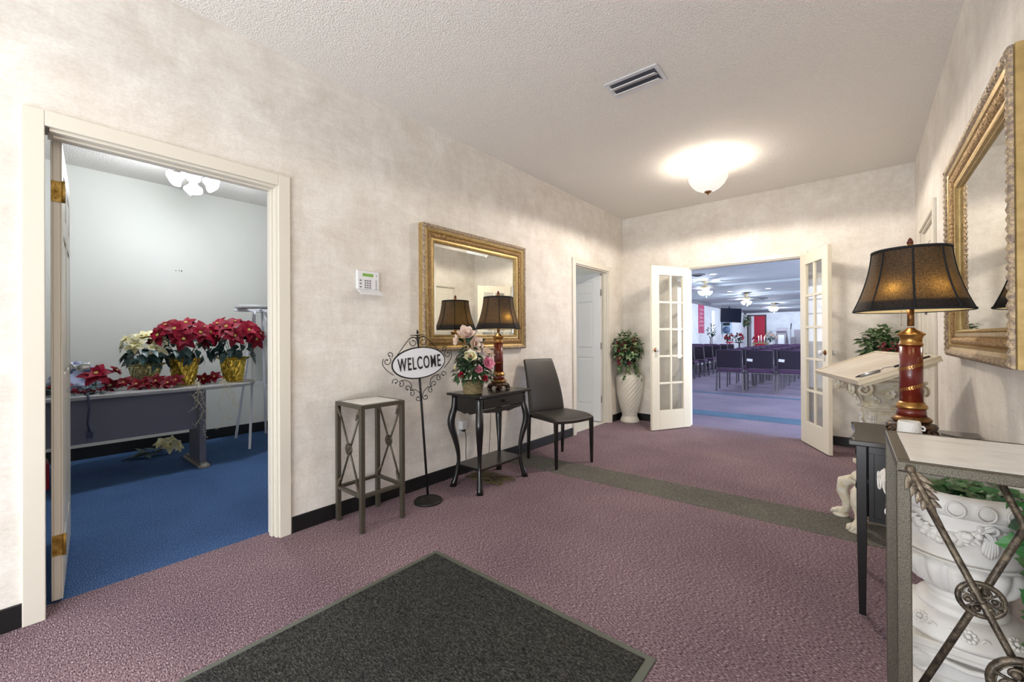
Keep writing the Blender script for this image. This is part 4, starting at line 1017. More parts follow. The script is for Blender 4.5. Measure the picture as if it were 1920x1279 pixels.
for k in range(4):
    T = TR(LSH[0], LSH[1], 0) @ TR(rz=k*PI/2)
    for cz_ in (.625, .47):
        for i in range(8): a = i*PI/4; b.leaf(T @ Vector((0, -.070, cz_)), T.to_3x3() @ Vector((cos(a), -.25, sin(a))), T.to_3x3() @ Vector((0, -1, 0)), .034, .022, 'petal', droop=-.2, fold=.3, n=4)
        b.ball(T @ Vector((0, -.075, cz_)), .012, 8, 6)
    for sx in (-1, 1):
        b.tube([T @ Vector((sx*.040, -.070, .40)), T @ Vector((sx*.040, -.070, .69))], .0035, 6)
        for i in range(11):
            z = .41+i*.026
            for d in (-1, 1): b.ball(T @ Vector((sx*.055+d*.006, -.068, z)), .0075, 6, 5, (1, 1, 1.5))
b.build('carved_flowers', 'silver_gold' if False else 'urn', t, solid=.0)
c = MB(); vs = []; fs = []
N = 10
for i in range(N+1):
    u_ = i/N; h = .072+.092*u_**1.7; z = .735+.15*u_
    for k in range(16):
        a = 2*PI*k/16+PI/16; m_ = max(abs(cos(a)), abs(sin(a))); vs.append((LSH[0]+h*cos(a)/m_, LSH[1]+h*sin(a)/m_, z))
    if i:
        for k in range(16): fs.append(((i-1)*16+k, (i-1)*16+(k+1) % 16, i*16+(k+1) % 16, i*16+k))
c.add(vs, fs+[tuple(N*16+k for k in range(16))], True)
for k in range(4):
    T = TR(LSH[0], LSH[1], 0) @ TR(rz=k*PI/2)
    for s_ in (-1, 1):
        c.tube([T @ Vector((s_*(.125+.0)+p_[0], -.168, .845+p_[1])) for p_ in spiral((0, 0), .040, .006, PI/2, PI/2-s_*-9.5, 26, lambda x, y: (x, y))], [.010-.006*i/26 for i in range(27)], 8)
    for i in range(8): a = i*PI/4; c.leaf(T @ Vector((0, -.118, .82)), T.to_3x3() @ Vector((cos(a), -.3, sin(a))), T.to_3x3() @ Vector((0, -1, 0)), .036, .026, 'petal', droop=-.2, fold=.3, n=4)
    c.ball(T @ Vector((0, -.124, .82)), .012, 8, 6)
    for s_ in (-1, 1):
        for i in range(4): c.leaf(T @ Vector((s_*(.03+.020*i), -.088-.012*i, .755+.015*i)), T.to_3x3() @ Vector((s_*.6, -.4, 1)), T.to_3x3() @ Vector((0, -1, 0)), .055, .032, 'pointed', droop=.5, fold=.3)
c.build('ionic_capital', 'plaster_cream', t)
# slanted board, in world coordinates turned into the lectern's own frame
inv = (Matrix.Translation((.045, 3.335, 0)) @ Matrix.Rotation(math.radians(18.5), 4, 'Z')).inverted()
L1 = Vector((-.020, 2.913, .905)); eu = Vector((-.309, .951, 0)).normalized(); ev = Vector((.94, .305, .395)).normalized(); en = eu.cross(ev).normalized()
if en.z < 0: en = -en
BT = Matrix(((eu.x, ev.x, en.x, L1.x), (eu.y, ev.y, en.y, L1.y), (eu.z, ev.z, en.z, L1.z), (0, 0, 0, 1)))
LB = inv @ BT; bl, bw = .765, .372
MB().box(.02, bl-.02, .02, bw-.02, -.040, -.022, T=LB).build('board_moulding', 'board', t, bev=.004)
MB().box(.0, bl, .0, bw, -.022, .0, T=LB).build('slanted_board', 'board', t, bev=.003)
b = MB(); b.box(.0, bl, .0, .016, .0, .008, T=LB); b.box(.0, bl, bw-.016, bw, .0, .008, T=LB); b.box(0, .016, .016, bw-.016, 0, .008, T=LB); b.box(bl-.016, bl, .016, bw-.016, 0, .008, T=LB); b.build('raised_edge', 'board', t, bev=.002)
MB().box(.018, bl-.018, .018, bw-.018, .0, .002, T=LB).build('writing_surface', 'board_top', t)
b = MB(); cz = inv @ Vector((.05, 3.33, .93)); b.prism([(-.11, -.11), (.11, -.11), (.11, .11), (-.11, .11)], .884, .905); b.prism([(-.07, -.08), (.09, -.08), (.09, .08), (-.07, .08)], .904, .935); b.build('top_support', 'plaster_cream', t)
# pen lying on the board
o = thing('pen', 'silver and black pen with cord lying on the slanted lectern top', 'pen')
T = BT
def onb(u_, v, h=.010): return T @ Vector((u_, v, h))
MB().tube([onb(.085, .045), onb(.072, .050+.085)], .0075, 12).build('barrel', 'chrome', o)
MB().tube([onb(.090, .025), onb(.086, .045)], [.003, .006], 10).build('tip', 'black', o)
MB().tube([onb(.072, .135, .010), onb(.066, .155, .018), onb(.060, .175, .016), onb(.058, .195, .010)], .0016, 6).build('cord', 'blackcord', o)
MB().tube([onb(.058, .195, .010), onb(.040, .345, .012)], .0055, 10).build('holder', 'black', o)

# ------------------------------------------------------------------ urn, pedestal and ivy in the near right corner
uc = (.226, 1.868)
p_ = thing('pedestal', 'white plaster pedestal with scroll capital beneath the urn', 'pedestal', (uc[0], uc[1], 0))
b = MB(); b.prism([(.165*cos(PI/4+k*PI/2)*1.32/1.414*1.0, .165*sin(PI/4+k*PI/2)*1.32/1.414) for k in range(4)], .0, .02) if False else None
MB().box(-.14, .14, -.14, .14, 0, .05).build('plinth', 'urn', p_, bev=.006)
MB().lathe([(0, .05), (.12, .05), (.125, .06), (.118, .075), (.10, .082), (.092, .10), (.088, .14), (0, .14)], 48, mod=lambda a, z, j: .02*abs(sin(10*a)) if z > .09 else 0).build('fluted_shaft', 'urn', p_)
b = MB(); b.box(-.10, .10, -.10, .10, .14, .215); b.box(-.145, .145, -.145, .145, .236, .262); b.box(-.135, .135, -.135, .135, .220, .236); b.build('capital_slab', 'urn', p_, bev=.005)
for k in range(4):
    T = TR(rz=k*PI/2)
    for s_ in (-1, 1):
        c = MB(); sp = spiral((s_*.098, .188), .034, .004, PI/2, PI/2-s_*-10, 30, lambda x, y: T @ Vector((x, -.128, y)))
        c.tube(sp, [.010-.006*i/30 for i in range(31)], 8); c.lathe([(0, -.02), (.030, -.02), (.030, .02), (0, .02)], 20, T=T @ TR(s_*.098, -.113, .188, rx=PI/2)); c.build('scroll', 'urn', p_)
    MB().tube([T @ Vector((-.09, -.13, .221)), T @ Vector((-.04, -.132, .206)), T @ Vector((0, -.133, .200)), T @ Vector((.04, -.132, .206)), T @ Vector((.09, -.13, .221))], .008, 8).build('egg_band', 'urn', p_)
u_ = thing('garden_urn', 'white classical urn with fruit garland standing on the pedestal', 'urn', (uc[0], uc[1], .2625)); u_.scale = (1, 1, .94)
b = MB(); b.lathe([(0, 0), (.150, 0), (.152, .012), (.146, .022), (.128, .05), (.112, .066), (0, .068)], 56); b.build('urn_foot', 'urn', u_)
f = MB()
for k in range(8):
    a = k*PI/4; c0 = Vector((.134*cos(a), .134*sin(a), .040)); n_ = Vector((cos(a)*.8, sin(a)*.8, .75)).normalized()
    A_, B_, _ = frame_of(n_)
    for i in range(9): d = A_*cos(i*2*PI/9)+B_*sin(i*2*PI/9); f.ball(c0+d*.014, .0065, 6, 5)
    f.ball(c0+n_*.003, .0075, 6, 5)
    q = [Vector((.138*cos(a+.18+.05*i)*(1-.006*i), .138*sin(a+.18+.05*i)*(1-.006*i), .034+.010*sin(i*1.1))) for i in range(9)]; f.tube(q, .003, 6)
f.build('foot_flowers', 'urn', u_)
MB().lathe([(0, .066), (.096, .066), (.100, .076), (.094, .088), (.078, .094), (.068, .102), (.076, .112), (.080, .122), (.074, .130), (0, .131)], 56).build('urn_stem', 'urn', u_)
MB().lathe([(0, .128), (.072, .128), (.096, .140), (.120, .165), (.134, .195), (.140, .225), (.138, .242), (0, .243)], 128, mod=lambda a, z, j: (.16*(abs(cos(9*a))**.55)-.10) if .135 < z < .232 else 0).build('gadrooned_bowl', 'urn', u_)
MB().lathe([(.136, .240), (.141, .250), (.138, .262), (.140, .29), (.147, .34), (.156, .38), (.163, .402), (.160, .408), (.150, .396), (.142, .36), (.134, .30), (0, .29)], 64, cap=False).build('urn_body', 'urn', u_)
b = MB(); b.lathe([(.160, .398), (.172, .404), (.184, .424), (.186, .446), (.178, .462), (.164, .468), (.154, .462), (.150, .44), (.150, .40)], 160, cap=False, mod=lambda a, z, j: .035*abs(sin(10*a))-.02 if 1 <= j <= 4 else 0); b.build('curled_rim', 'urn', u_)
e_ = MB()
for k in range(20):
    a = (k+.5)*2*PI/20
    ring = [Vector(((.184+.004)*cos(a+.10*cos(q)), (.184+.004)*sin(a+.10*cos(q)), .432+.022*sin(q))) for q in [i*2*PI/14 for i in range(14)]]; e_.tube(ring, .0028, 5, closed=True)
e_.build('egg_moulding', 'urn', u_)
g = MB()
for k in range(5):
    a0 = -PI/2-.30+k*2*PI/5
    for i in range(15):
        q = i/14; a = a0-.55+1.0*q; z = .375-.048*sin(PI*q); r_ = .150+.022*(z-.30)/.1
        for j in range(3): d = rdir(); g.ball((r_*cos(a)+d.x*.006, r_*sin(a)+d.y*.006, z+d.z*.012), .0085*(1+.5*sin(PI*q))*rnd(.7, 1.1), 7, 5, (1, 1, 1.1))
        for s_ in (-1, 1): g.leaf((r_*1.02*cos(a), r_*1.02*sin(a), z), (-sin(a)*.8+rnd(-.3, .3), cos(a)*.8, s_*.7), (cos(a), sin(a), 0), .030, .012, 'pointed', droop=.1, fold=.2, n=3)
    a = a0+.56; r_ = .163
    ring = [Vector((r_*cos(a+.085*cos(q)), r_*sin(a+.085*cos(q)), .378+.012*sin(q))) for q in [i*2*PI/14 for i in range(14)]]; g.tube(ring, .004, 6, closed=True)
    for j in range(6):
        s_ = (j-2.5)/2.5; pts = [Vector(((r_-.010*i/6)*cos(a+s_*(.02+.07*sin(PI*.55*i/6))), (r_-.010*i/6)*sin(a+s_*(.02+.07*sin(PI*.55*i/6))), .368-.078*i/6+.014*abs(s_)*i/6)) for i in range(7)]
        g.tube(pts, [.003+.003*sin(PI*i/6) for i in range(7)], 6)
g.build('garland_relief', 'urn', u_)
pl_ = MB().tube([(.150*cos(a), .150*sin(a), .255) for a in [i*2*PI/48 for i in range(48)]], .004, 6, closed=True).build('band', 'urn', u_)
iv = thing('ivy_plant', 'green ivy spilling from the white urn behind the pewter stand', 'plant', (uc[0], uc[1], .56))
v = MB(); l = MB(); l2 = MB()
for i in range(150):
    a = rnd(0, 2*PI); r_ = rnd(.0, .140); q = Vector((r_*cos(a), r_*sin(a), .100+rnd(-.01, .035)))
    (l if i % 2 else l2).leaf(q, rdir(-.2, .6), Vector((0, -.4, 1)), rnd(.026, .038), .034, 'ivy', droop=.3, fold=.12)
random.seed(11)
vines = [((.075, -.11), (.108, -.225), -.22), ((.07, -.12), (.112, -.215), -.06), ((.09, -.1), (.14, -.20), -.12), ((.085, -.09), (.140, -.215), -.30), ((.07, -.12), (.118, -.23), -.36), ((.08, -.11), (.125, -.19), .02)]
for (a, c_, ez) in vines:
    p0 = Vector((a[0], a[1], .12)); p1 = Vector((c_[0], c_[1]*.94, ez)); k = max(3, int(abs(.16-ez)/.044)); pts = []
    for i in range(k+1):
        q = i/k; P0 = p0.lerp(Vector((c_[0], c_[1], .13)), min(1, q*2.2)); z = .13+.02*sin(PI*min(1, q*2))-(.13-ez)*q**1.4
        pt = Vector((P0.x+.010*sin(i*2.1+ez*9), P0.y-.004*sin(i*1.3), z)); pts.append(pt)
        if i: (l if i % 2 else l2).leaf(pt, Vector((rnd(-.9, .9), rnd(-.5, -.1), rnd(-.9, .3))), Vector((rnd(-.3, .3), -1, .45)), rnd(.036, .054), rnd(.040, .05), 'ivy', droop=.3, fold=.14)
    v.tube(pts, .0013, 6)
v.build('vine', 'stem', iv); l.build('ivy_leaves', 'ivy', iv); l2.build('dark_ivy_leaves', 'leaf', iv)
lf = MB(); lf.leaf((0, 0, 0), (-.8, .35, -.25), (0, 0, 1), .11, .05, 'pointed', droop=.5, n=6)
# ------------------------------------------------------------------ the office
t = thing('office_table', 'grey laminate office table with rounded end and modesty panel', 'table', (-4.93, .45, 0))
poly_ = [(-.40, -1.2), (.385, -1.2), (.385, .70)]+[(.385-.10*(1-cos(a)), .70+.32*sin(a)) for a in [PI/2*i/6 for i in range(1, 7)]][:4]
poly_ = [(-.40, -1.2), (.38, -1.2)]+[(.38, -.5), (.375, 0), (.36, .5), (.34, .86), (.31, .97), (.26, 1.06), (.18, 1.13), (.05, 1.18), (-.10, 1.20), (-.25, 1.19), (-.36, 1.12), (-.40, 1.0)]
MB().prism(poly_, .690, .720).build('table_top', 'tabletop', t, bev=.006)
MB().box(.285, .303, -1.1, .62, .345, .689).build('modesty_panel', 'panel', t)
for y in (.63, -1.12):
    MB().box(.00, .345, y, y+.05, .035, .689).build('panel_leg', 'panel', t, bev=.003)
    f = MB(); f.lathe([(0, 0), (.045, 0), (.040, .02), (.02, .036), (0, .037)], 24, c=(.39, y+.025, 0)); f.box(-.15, .39, y-.02, y+.07, .0, .02); f.box(-.15, .39, y, y+.05, .02, .036); f.build('foot', 'tfoot', t, bev=.004)
def pot_plant(label, loc, blooms, R, m, foil, pr=(.20, .075, .105), fr=.20, fz=.36, seed=3):
    random.seed(seed); t = thing('potted_poinsettia', label, 'poinsettia', loc)
    foil_pot(t, *pr, foil)
    b = MB()
    for i in range(9): a = i*.7; b.tube([(0, 0, pr[0]*.85), (fr*.35*cos(a), fr*.35*sin(a), fz*.7), (fr*.6*cos(a), fr*.6*sin(a), fz*.92)], .003, 5)
    b.build('stems', 'stem', t)
    b = MB(); leaf_cloud(b, (0, 0, fz*.80), (fr*.95, fr*.95, fz*.28), 60, .11, .065, 'pointed', zmin=-.8, droop=.5); b.build('leaves', 'leaf_teal', t)
    for i in range(blooms):
        q = (i+.5)/blooms; ph = math.acos(1-1.25*q); a = i*2.4
        d = Vector((sin(ph)*cos(a), sin(ph)*sin(a), cos(ph)))
        poinsettia(t, (d.x*fr, d.y*fr, fz+d.z*fr*.62), d+Vector((.35, -.25, .35)), R*rnd(.85, 1.1), m)
    return t
ZT = .7205
pot_plant('red poinsettia in gold foil pot near the middle of the office table', (-4.98, 1.055, ZT), 16, .118, 'red', 'foil', (.22, .082, .112), .23, .44, 3)
pot_plant('red poinsettia in gold foil pot at the rounded table end', (-4.96, 1.455, ZT), 17, .118, 'red', 'foil', (.22, .080, .112), .235, .46, 4)
pot_plant('cream poinsettia in pale gold foil left of the red poinsettias', (-5.02, .775, ZT), 9, .085, 'cream_petal', 'foil2', (.19, .075, .115), .16, .37, 5)
random.seed(21)
for lab, x, y, s_, hgt in (('red poinsettia stem lying in front of the cream poinsettia', -4.76, .80, 3, .05), ('loose red poinsettia stem lying flat beside the middle gold pot', -4.72, .93, 2, .05), ('red poinsettia spray lying left of the cream poinsettia', -4.83, .60, 3, .05), ('small red poinsettia lying between the two gold foil pots', -4.83, 1.25, 2, .04)):
    t = thing('poinsettia_stem', lab, 'poinsettia', (x, y, ZT)); b = MB()
    b.tube([(-.16, -.10, .006), (-.05, -.03, .012), (.02, .0, hgt)], .004, 6); b.build('stem', 'stem', t); b = MB()
    for k in range(6): b.leaf((rnd(-.08, .03), rnd(-.06, .05), .02), (rnd(-1, 1), rnd(-1, 1), .25), (0, 0, 1), .08, .045, 'pointed', droop=.3)
    b.build('leaves', 'leaf_teal', t)
    for k in range(s_): poinsettia(t, (.0+.04*k-.03, -.07+.075*k, .045+.02*(k % 2)), (.8, -.4, .55+.2*k), .075, 'reddk', lift=.35)
t = thing('poinsettia_stem', 'large upright red poinsettia bloom at the left of the office table', 'poinsettia', (-4.84, .44, ZT)); b = MB(); b.tube([(-.1, -.08, .006), (-.02, 0, .05), (0, 0, .10)], .004, 6); b.build('stem', 'stem', t)
b = MB()
for k in range(8): b.leaf((rnd(-.04, .04), rnd(-.04, .06), .05), (rnd(-1, 1), rnd(-1, 1), .2), (0, 0, 1), .10, .055, 'pointed', droop=.3)
b.build('leaves', 'leaf_teal', t); poinsettia(t, (.02, .0, .15), (.75, -.2, .65), .115, 'red'); poinsettia(t, (.0, .12, .17), (.4, .6, .6), .06, 'reddk')
t = thing('holly_garland', 'teal holly garland with red berries on the office table edge', 'garland', (-4.70, .36, ZT)); b = MB(); random.seed(5)
for i in range(46): b.leaf((rnd(-.10, .06), rnd(-.22, .16), rnd(.01, .06)), rdir(-.1, .5), (0, 0, 1), .065, .035, 'pointed', droop=.4)
b.build('leaves', 'leaf_teal', t); b = MB()
for i in range(26): b.ball((rnd(-.04, .06), rnd(-.12, .12), rnd(.012, .05)), .008, 6, 5)
b.tube([(rnd(-.04, .06), -.12+.24*i/11, .02+.015*(i % 2)) for i in range(12)], .006, 5); b.build('berries', 'red', t)
poinsettia(t, (.0, -.13, .08), (.7, -.2, .6), .07, 'reddk')
t = MB(); random.seed(8)
vs = []; fs = []; nu, nv = 30, 14
for j in range(nv+1):
    for i in range(nu):
        a = 2*PI*i/nu; ph = PI*.5*j/nv; rr = 1+.10*sin(5*a+j*.9)+.08*sin(9*a-j*1.3)+.05*sin(13*a+j*2.2)
        vs.append((.17*cos(ph)*cos(a)*rr, .17*cos(ph)*sin(a)*rr, .235*sin(ph)*(1+.08*sin(4*a+j))+.001))
for j in range(nv):
    for i in range(nu): k = (i+1) % nu; fs.append((j*nu+i, j*nu+k, (j+1)*nu+k, (j+1)*nu+i))
t.add(vs, fs+[tuple(range(nu-1, -1, -1))], True); o = t.build('cloth_bundle', 'cloth', sub=1); o.location = (-5.09, .34, ZT); tag(o, 'crumpled lavender cloth bundle at the left end of the office table', 'cloth')
for sl in (1,):
    b = MB(); b.box(-.13, .13, -.14, .14, 0.0, .07); o = b.build('dark_box', 'dark', bev=.006); o.location = (-4.98, .10, ZT); tag(o, 'dark box on the office table seen through the door gap', 'box')
t = thing('power_cord', 'navy electric cord with plug hanging over the office table edge', 'cord', (-4.545, .37, .70))
MB().tube([(-.16, -.01, .028), (-.06, 0, .028), (-.0, 0, .028), (.012, 0, .01), (.012, .004, -.08), (.010, -.004, -.19), (.012, .006, -.25)], .006, 8).build('cable', 'cord', t)
b = MB(); b.box(.002, .022, -.012, .024, -.30, -.25); b.box(.008, .012, -.005, -.001, -.325, -.30); b.box(.008, .012, .012, .016, -.325, -.30); b.build('plug', 'cord', t)
for k, (lab, y0, ys) in enumerate((('beaded gold twig spray drooping below the middle gold pot', 1.08, ((.0, -.34), (.06, -.46), (-.05, -.20))), ('wiry gold twig spray hanging beside the table leg', 1.28, ((.05, -.33), (-.06, -.40), (.10, -.22))))):
    random.seed(30+k); b = MB(); x0 = -4.585
    for dy, dz in ys:
        pts = []; n = 12
        for i in range(n+1):
            q = i/n; pt = Vector((x0-.12*(1-min(1, q*3))+.03*q+.012*sin(i*1.8), y0+dy*q+.035*sin(i*.9+dy*20)*q, .728+.03*sin(PI*min(1, q*3))+dz*max(0, q-.22)/.78)); pts.append(pt)
            for s_ in range(3): e = pt+rdir()*rnd(.012, .035); b.tube([pt, e], .0009, 4); b.ball(e, .0035, 5, 4)
        b.tube(pts, .0018, 5)
    tag(b.build('twig_spray', 'twig'), lab, 'twig')
t = thing('fallen_poinsettia', 'cream poinsettia with dark leaves lying on the blue carpet', 'poinsettia', (-5.38, .96, 0.0)); random.seed(9); b = MB()
for i in range(14): b.leaf((rnd(-.05, .05), rnd(-.16, .02), rnd(.03, .06)), (rnd(-.6, .9), rnd(-1, .2), rnd(-.1, .5)), (0, 0, 1), .11, .06, 'pointed', droop=.3)
b.tube([(0, -.3, .006), (0, -.1, .03), (.02, .06, .07)], .005, 6); b.build('leaves', 'leaf_teal', t)
for p, u__ in (((.03, .06, .09), (.9, -.2, .4)), ((.0, .12, .07), (.5, .6, .5)), ((.02, .0, .12), (.4, -.3, .9))): poinsettia(t, p, u__, .09, 'cream_petal')
t = thing('easel_stand', 'white folding metal display stand topped by a grey ring', 'stand', (-5.28, 1.78, 0))
hinge = (0.0, .02, 1.46)
for nm, p in (('leg', (.36, -.19, 0)), ('leg', (-.30, -.12, 0)), ('leg', (-.30, .20, 0)), ('leg', (.30, .24, 0))):
    L_ = MB(); tp = Vector((hinge[0]+p[0]*.10, hinge[1]+p[1]*.25, hinge[2])); L_.bar(p, tp, .022, .016); q = Vector(p).lerp(tp, .42); L_.bar(q, q+Vector((0, 0, .012)), .028, .02); L_.build(nm, 'white_metal', t)
a_, b_ = Vector((.36, -.19, 0)).lerp(Vector((.036, -.03, 1.46)), .44), Vector((-.30, -.12, 0)).lerp(Vector((-.03, -.01, 1.46)), .44)
for p, q in ((a_, Vector((.30, .24, 0)).lerp(Vector((.03, .08, 1.46)), .44)), (b_, Vector((-.30, .20, 0)).lerp(Vector((-.03, .07, 1.46)), .44))): MB().bar(p, q, .016, .010).build('brace', 'white_metal', t)
MB().box(-.02, .02, -.22, .28, 1.455, 1.485).build('top_bar', 'white_metal', t, bev=.003)
b = MB(); b.lathe([(.155, 0), (.235, 0), (.240, .010), (.240, .034), (.232, .040), (.158, .040), (.155, .034), (.155, 0)], 56, cap=False); b.build('ring', 'grey_ring', t).location = (0, .03, 1.486)
MB().box(-.16, .16, .02, .045, 1.486, 1.496).build('ring_bracket', 'white_metal', t)

def ceiling_fan(label, loc, blade_m, body_m, R=.62, drop=.16, rot=0, nl=4, lightp=0, lc=DAY, glow='glow_c', nb=5, chain=True, group=None, ss=1.0):
    t = thing('ceiling_fan', label, 'ceiling fan', loc, rot, group)
    MB().lathe([(0, 0), (.075, 0), (.07, -.03), (.03, -.05), (0, -.05)], 24).build('canopy', body_m, t)
    MB().tube([(0, 0, -.04), (0, 0, -drop)], .013, 10).build('downrod', body_m, t)
    MB().lathe([(0, -drop+.02), (.05, -drop+.02), (.10, -drop), (.115, -drop-.04), (.10, -drop-.08), (.05, -drop-.10), (0, -drop-.10)], 32).build('motor_housing', body_m, t)
    for i in range(nb):
        T = TR(0, 0, -drop-.045, rx=0, rz=2*PI*i/nb) @ TR(0, 0, 0, rx=.2)
        pol = [(.17, -.05), (.30, -.062), (R*.85, -.068), (R*.97, -.05), (R, 0), (R*.97, .05), (R*.85, .068), (.30, .062), (.17, .05)]
        bl = MB().prism(pol, -.003, .003, T=T).build('blade', blade_m, t); MB().box(.09, .22, -.018, .018, -.008, -.003, T=T).build('blade_bracket', body_m, bl)
    zb = -drop-.10
    MB().lathe([(0, zb), (.045, zb), (.055, zb-.02), (.05, zb-.05), (.02, zb-.065), (0, zb-.065)], 24).build('light_kit', body_m, t)
    for i in range(nl):
        a = 2*PI*i/nl+.4; T = TR(.075*ss*cos(a), .075*ss*sin(a), zb-.035) @ Matrix.Rotation(a, 4, 'Z') @ Matrix.Rotation(PI-.95, 4, 'Y') @ Matrix.Scale(ss, 4)
        MB().lathe([(.014, 0), (.022, .008), (.028, .03), (.040, .058), (.058, .078), (.064, .082)], 20, T=T, cap=False, mod=lambda a_, z, j: .05*sin(5*a_) if z > .05 else 0).build('tulip_shade', glow, t, solid=.002)
    if chain:
        c = MB(); c.tube([(.03, 0, zb-.05), (.03, 0, zb-.16)], .0016, 5); c.lathe([(0, 0), (.006, -.006), (.012, -.02), (.012, -.035), (.006, -.045), (0, -.047)], 12, c=(.03, 0, zb-.155)); c.build('pull_chain', 'white_metal', t)
    if lightp: light('POINT', 'fan_lamp', (loc[0], loc[1], loc[2]+zb-.13), lightp, lc, .09)
    return t
ceiling_fan('ceiling fan with three lit tulip shades in the office', (-4.66, 1.06, HC), 'wblade', 'white_metal', .66, .07, math.radians(-95), 3, 66, DAY, nb=4, ss=1.15)
m_ = MB()
for y, z in ((1.18, 1.907), (1.20, 1.912), (1.202, 1.902), (1.15, 1.905)): m_.ball((-5.7685, y, z), .005, 6, 4)
tag(m_.build('nail_holes', 'dark'), 'cluster of small dark nail holes in the office back wall', 'nail holes', kind='stuff')
b = MB().box(-5.05, -4.80, -.25, .02, 0, .2)
o = b.build('red_crate', 'redpaint', bev=.01); o.location = (0, .16, 0); tag(o, 'red box on the office floor seen through the door gap', 'box')

# ------------------------------------------------------------------ the big hall
def stack_chair():
    t = thing('stacking_chair', 'x', 'chair')
    MB().box(-.225, .225, -.02, .43, .405, .475).build('seat_cushion', 'purple', t, bev=.022)
    T = TR(0, -.03, .47, rx=.16); MB().box(-.225, .225, -.035, .02, .03, .40, T=T).build('backrest', 'purple_dk', t, bev=.014)
    MB().tube([T @ Vector((-.218, -.008, .395)), T @ Vector((.218, -.008, .395))], .017, 8).build('top_roll', 'purple', t)
    for sx in (-1, 1):
        x = sx*.238
        MB().tube([T @ Vector((x, -.01, .40)), T @ Vector((x, -.01, .02)), (x, -.03, .44), (x, -.01, .38)], .0115, 6).build('back_post', 'frame_gr', t)
        MB().tube([(x, -.01, .39), (x, .02, .385), (x, .40, .385)], .0115, 6).build('side_rail', 'frame_gr', t)
        MB().bar((x*1.02, -.055, 0), (x, -.005, .40), .026).build('leg', 'frame_gr', t); MB().bar((x*1.02, .42, 0), (x, .385, .39), .026).build('leg', 'frame_gr', t)
    MB().box(-.23, .23, .0, .02, .385, .40).build('cross_rail', 'frame_gr', t)
    return t
ORD = ['first', 'second', 'third', 'fourth', 'fifth', 'sixth', 'seventh', 'eighth', 'ninth', 'tenth']
proto = stack_chair(); used = False
def put(x, y, rz, label, group):
    global used
    o = proto if not used else dup(proto); used = True
    o.location = (x, y, 0); o.rotation_euler = (0, 0, rz); o['label'] = label; o['group'] = group
RZM = .07
for r_ in range(9):
    y = 9.57+.06+.92*r_
    for c_ in range(3):
        x = -2.13+.535*c_
        if c_ == 2 and r_ > 5: continue
        put(x, y+.105*c_*1.0, .11, 'purple chair, %s row of the middle block, %s' % (ORD[r_], ('on its left aisle', 'second from the left aisle', 'third from the left aisle')[c_]), 'purple chairs in the middle block of the hall')
for r_ in range(7):
    y = 10.93+.92*r_
    for c_ in range(3):
        if c_ == 2 and r_ < 2: continue
        put(-3.71-.518*c_, y, -.0, 'purple chair, %s row of the left block, %s' % (ORD[r_], ('beside the aisle', 'in the middle of its row', 'against the left wall')[c_]), 'purple chairs in the left block of the hall')
for lab, x, y in (('white card tucked behind the middle chair of the nearest row', -1.755, 9.618), ('white card tucked behind the third chair of the nearest row', -1.22, 9.723)):
    T = TR(x, y, .665, rx=.16, ry=.10, rz=.11); o = MB().box(-.05, .05, -.004, -.001, -.027, .027, T=T).build('paper_card', 'plate_white'); tag(o, lab, 'card')
ceiling_fan('lit ceiling fan nearest the French doors in the hall', (-3.05, 11.3, HH), 'walnut', 'cream_metal', .64, .12, .3, 4, 60, COOL, group='lit hall ceiling fans')
ceiling_fan('lit ceiling fan in the middle of the hall', (-2.93, 15.6, HH), 'walnut', 'cream_metal', .64, .12, .5, 4, 110, COOL, group='lit hall ceiling fans')
ceiling_fan('lit ceiling fan farthest away near the stage', (-2.86, 20.6, HH), 'walnut', 'cream_metal', .64, .12, .2, 4, 110, COOL, group='lit hall ceiling fans')
for i, (x, y) in enumerate(((-2.846, 9.95), (-2.81, 12.46), (-2.81, 15.02), (-2.80, 17.76), (-2.84, 20.88))):
    t = thing('round_air_vent', 'dark round ceiling vent, %s from the French doors' % ORD[i], 'air vent', (x, y, HH), 0, 'dark round vents in the hall ceiling')
    for r_, z in ((.16, -.004), (.11, -.02), (.06, -.035)): MB().lathe([(r_-.03, z+.01), (r_, z), (r_-.004, z-.006)], 24, cap=False).build('ring', 'dark', t)
for i, (x, y) in enumerate(((-2.56, 10.1), (-3.16, 14.38), (-2.11, 14.27), (-3.20, 19.8), (-.95, 9.31), (-3.22, 24.3))):
    t = thing('recessed_light', 'round recessed ceiling light, %s' % ('beside the first vent', 'between the first two fans', 'right of the second fan', 'just beyond the second fan', 'large one above the right French door', 'above the stage')[i], 'recessed light', (x, y, HH), 0, 'recessed lights in the hall ceiling')
    MB().lathe([(.065, -.001), (.085, -.002), (.088, -.006), (.066, -.006)], 24, cap=False).build('trim_ring', 'ventw', t); MB().lathe([(0, -.003), (.065, -.003)], 24, cap=False).build('lens', 'glow_c', t)
t = thing('wall_banner', 'tall narrow pink banner with pale script on the left hall wall', 'banner', (HX0, 18.0, 1.28)); MB().box(.002, .012, -.40, .40, 0, 1.2).build('cloth_panel', 'banner', t)
b = MB()
for i in range(5):
    z = .95-.16*i; b.tube([(.015, -.28+.56*q/12, z+.05*sin(q*1.9+i)) for q in range(13)], .012, 5)
b.build('script_lettering', 'script', t)
t = thing('television', 'black wall television tilted down in the far left corner', 'television', (-4.57, 21.0, 2.10)); T = TR(0, 0, 0, rx=.18, ry=.07, rz=.10)
MB().box(-.42, .42, -.02, .03, -.32, .32, T=T).build('screen', 'tvblack', t, bev=.008); MB().bar((0, .03, 0), (-.15, .35, .12), .04).build('wall_arm', 'dark', t); MB().tube([(-.15, .35, .12), (-.15, .35, .43)], .025, 8).build('ceiling_pole', 'dark', t)
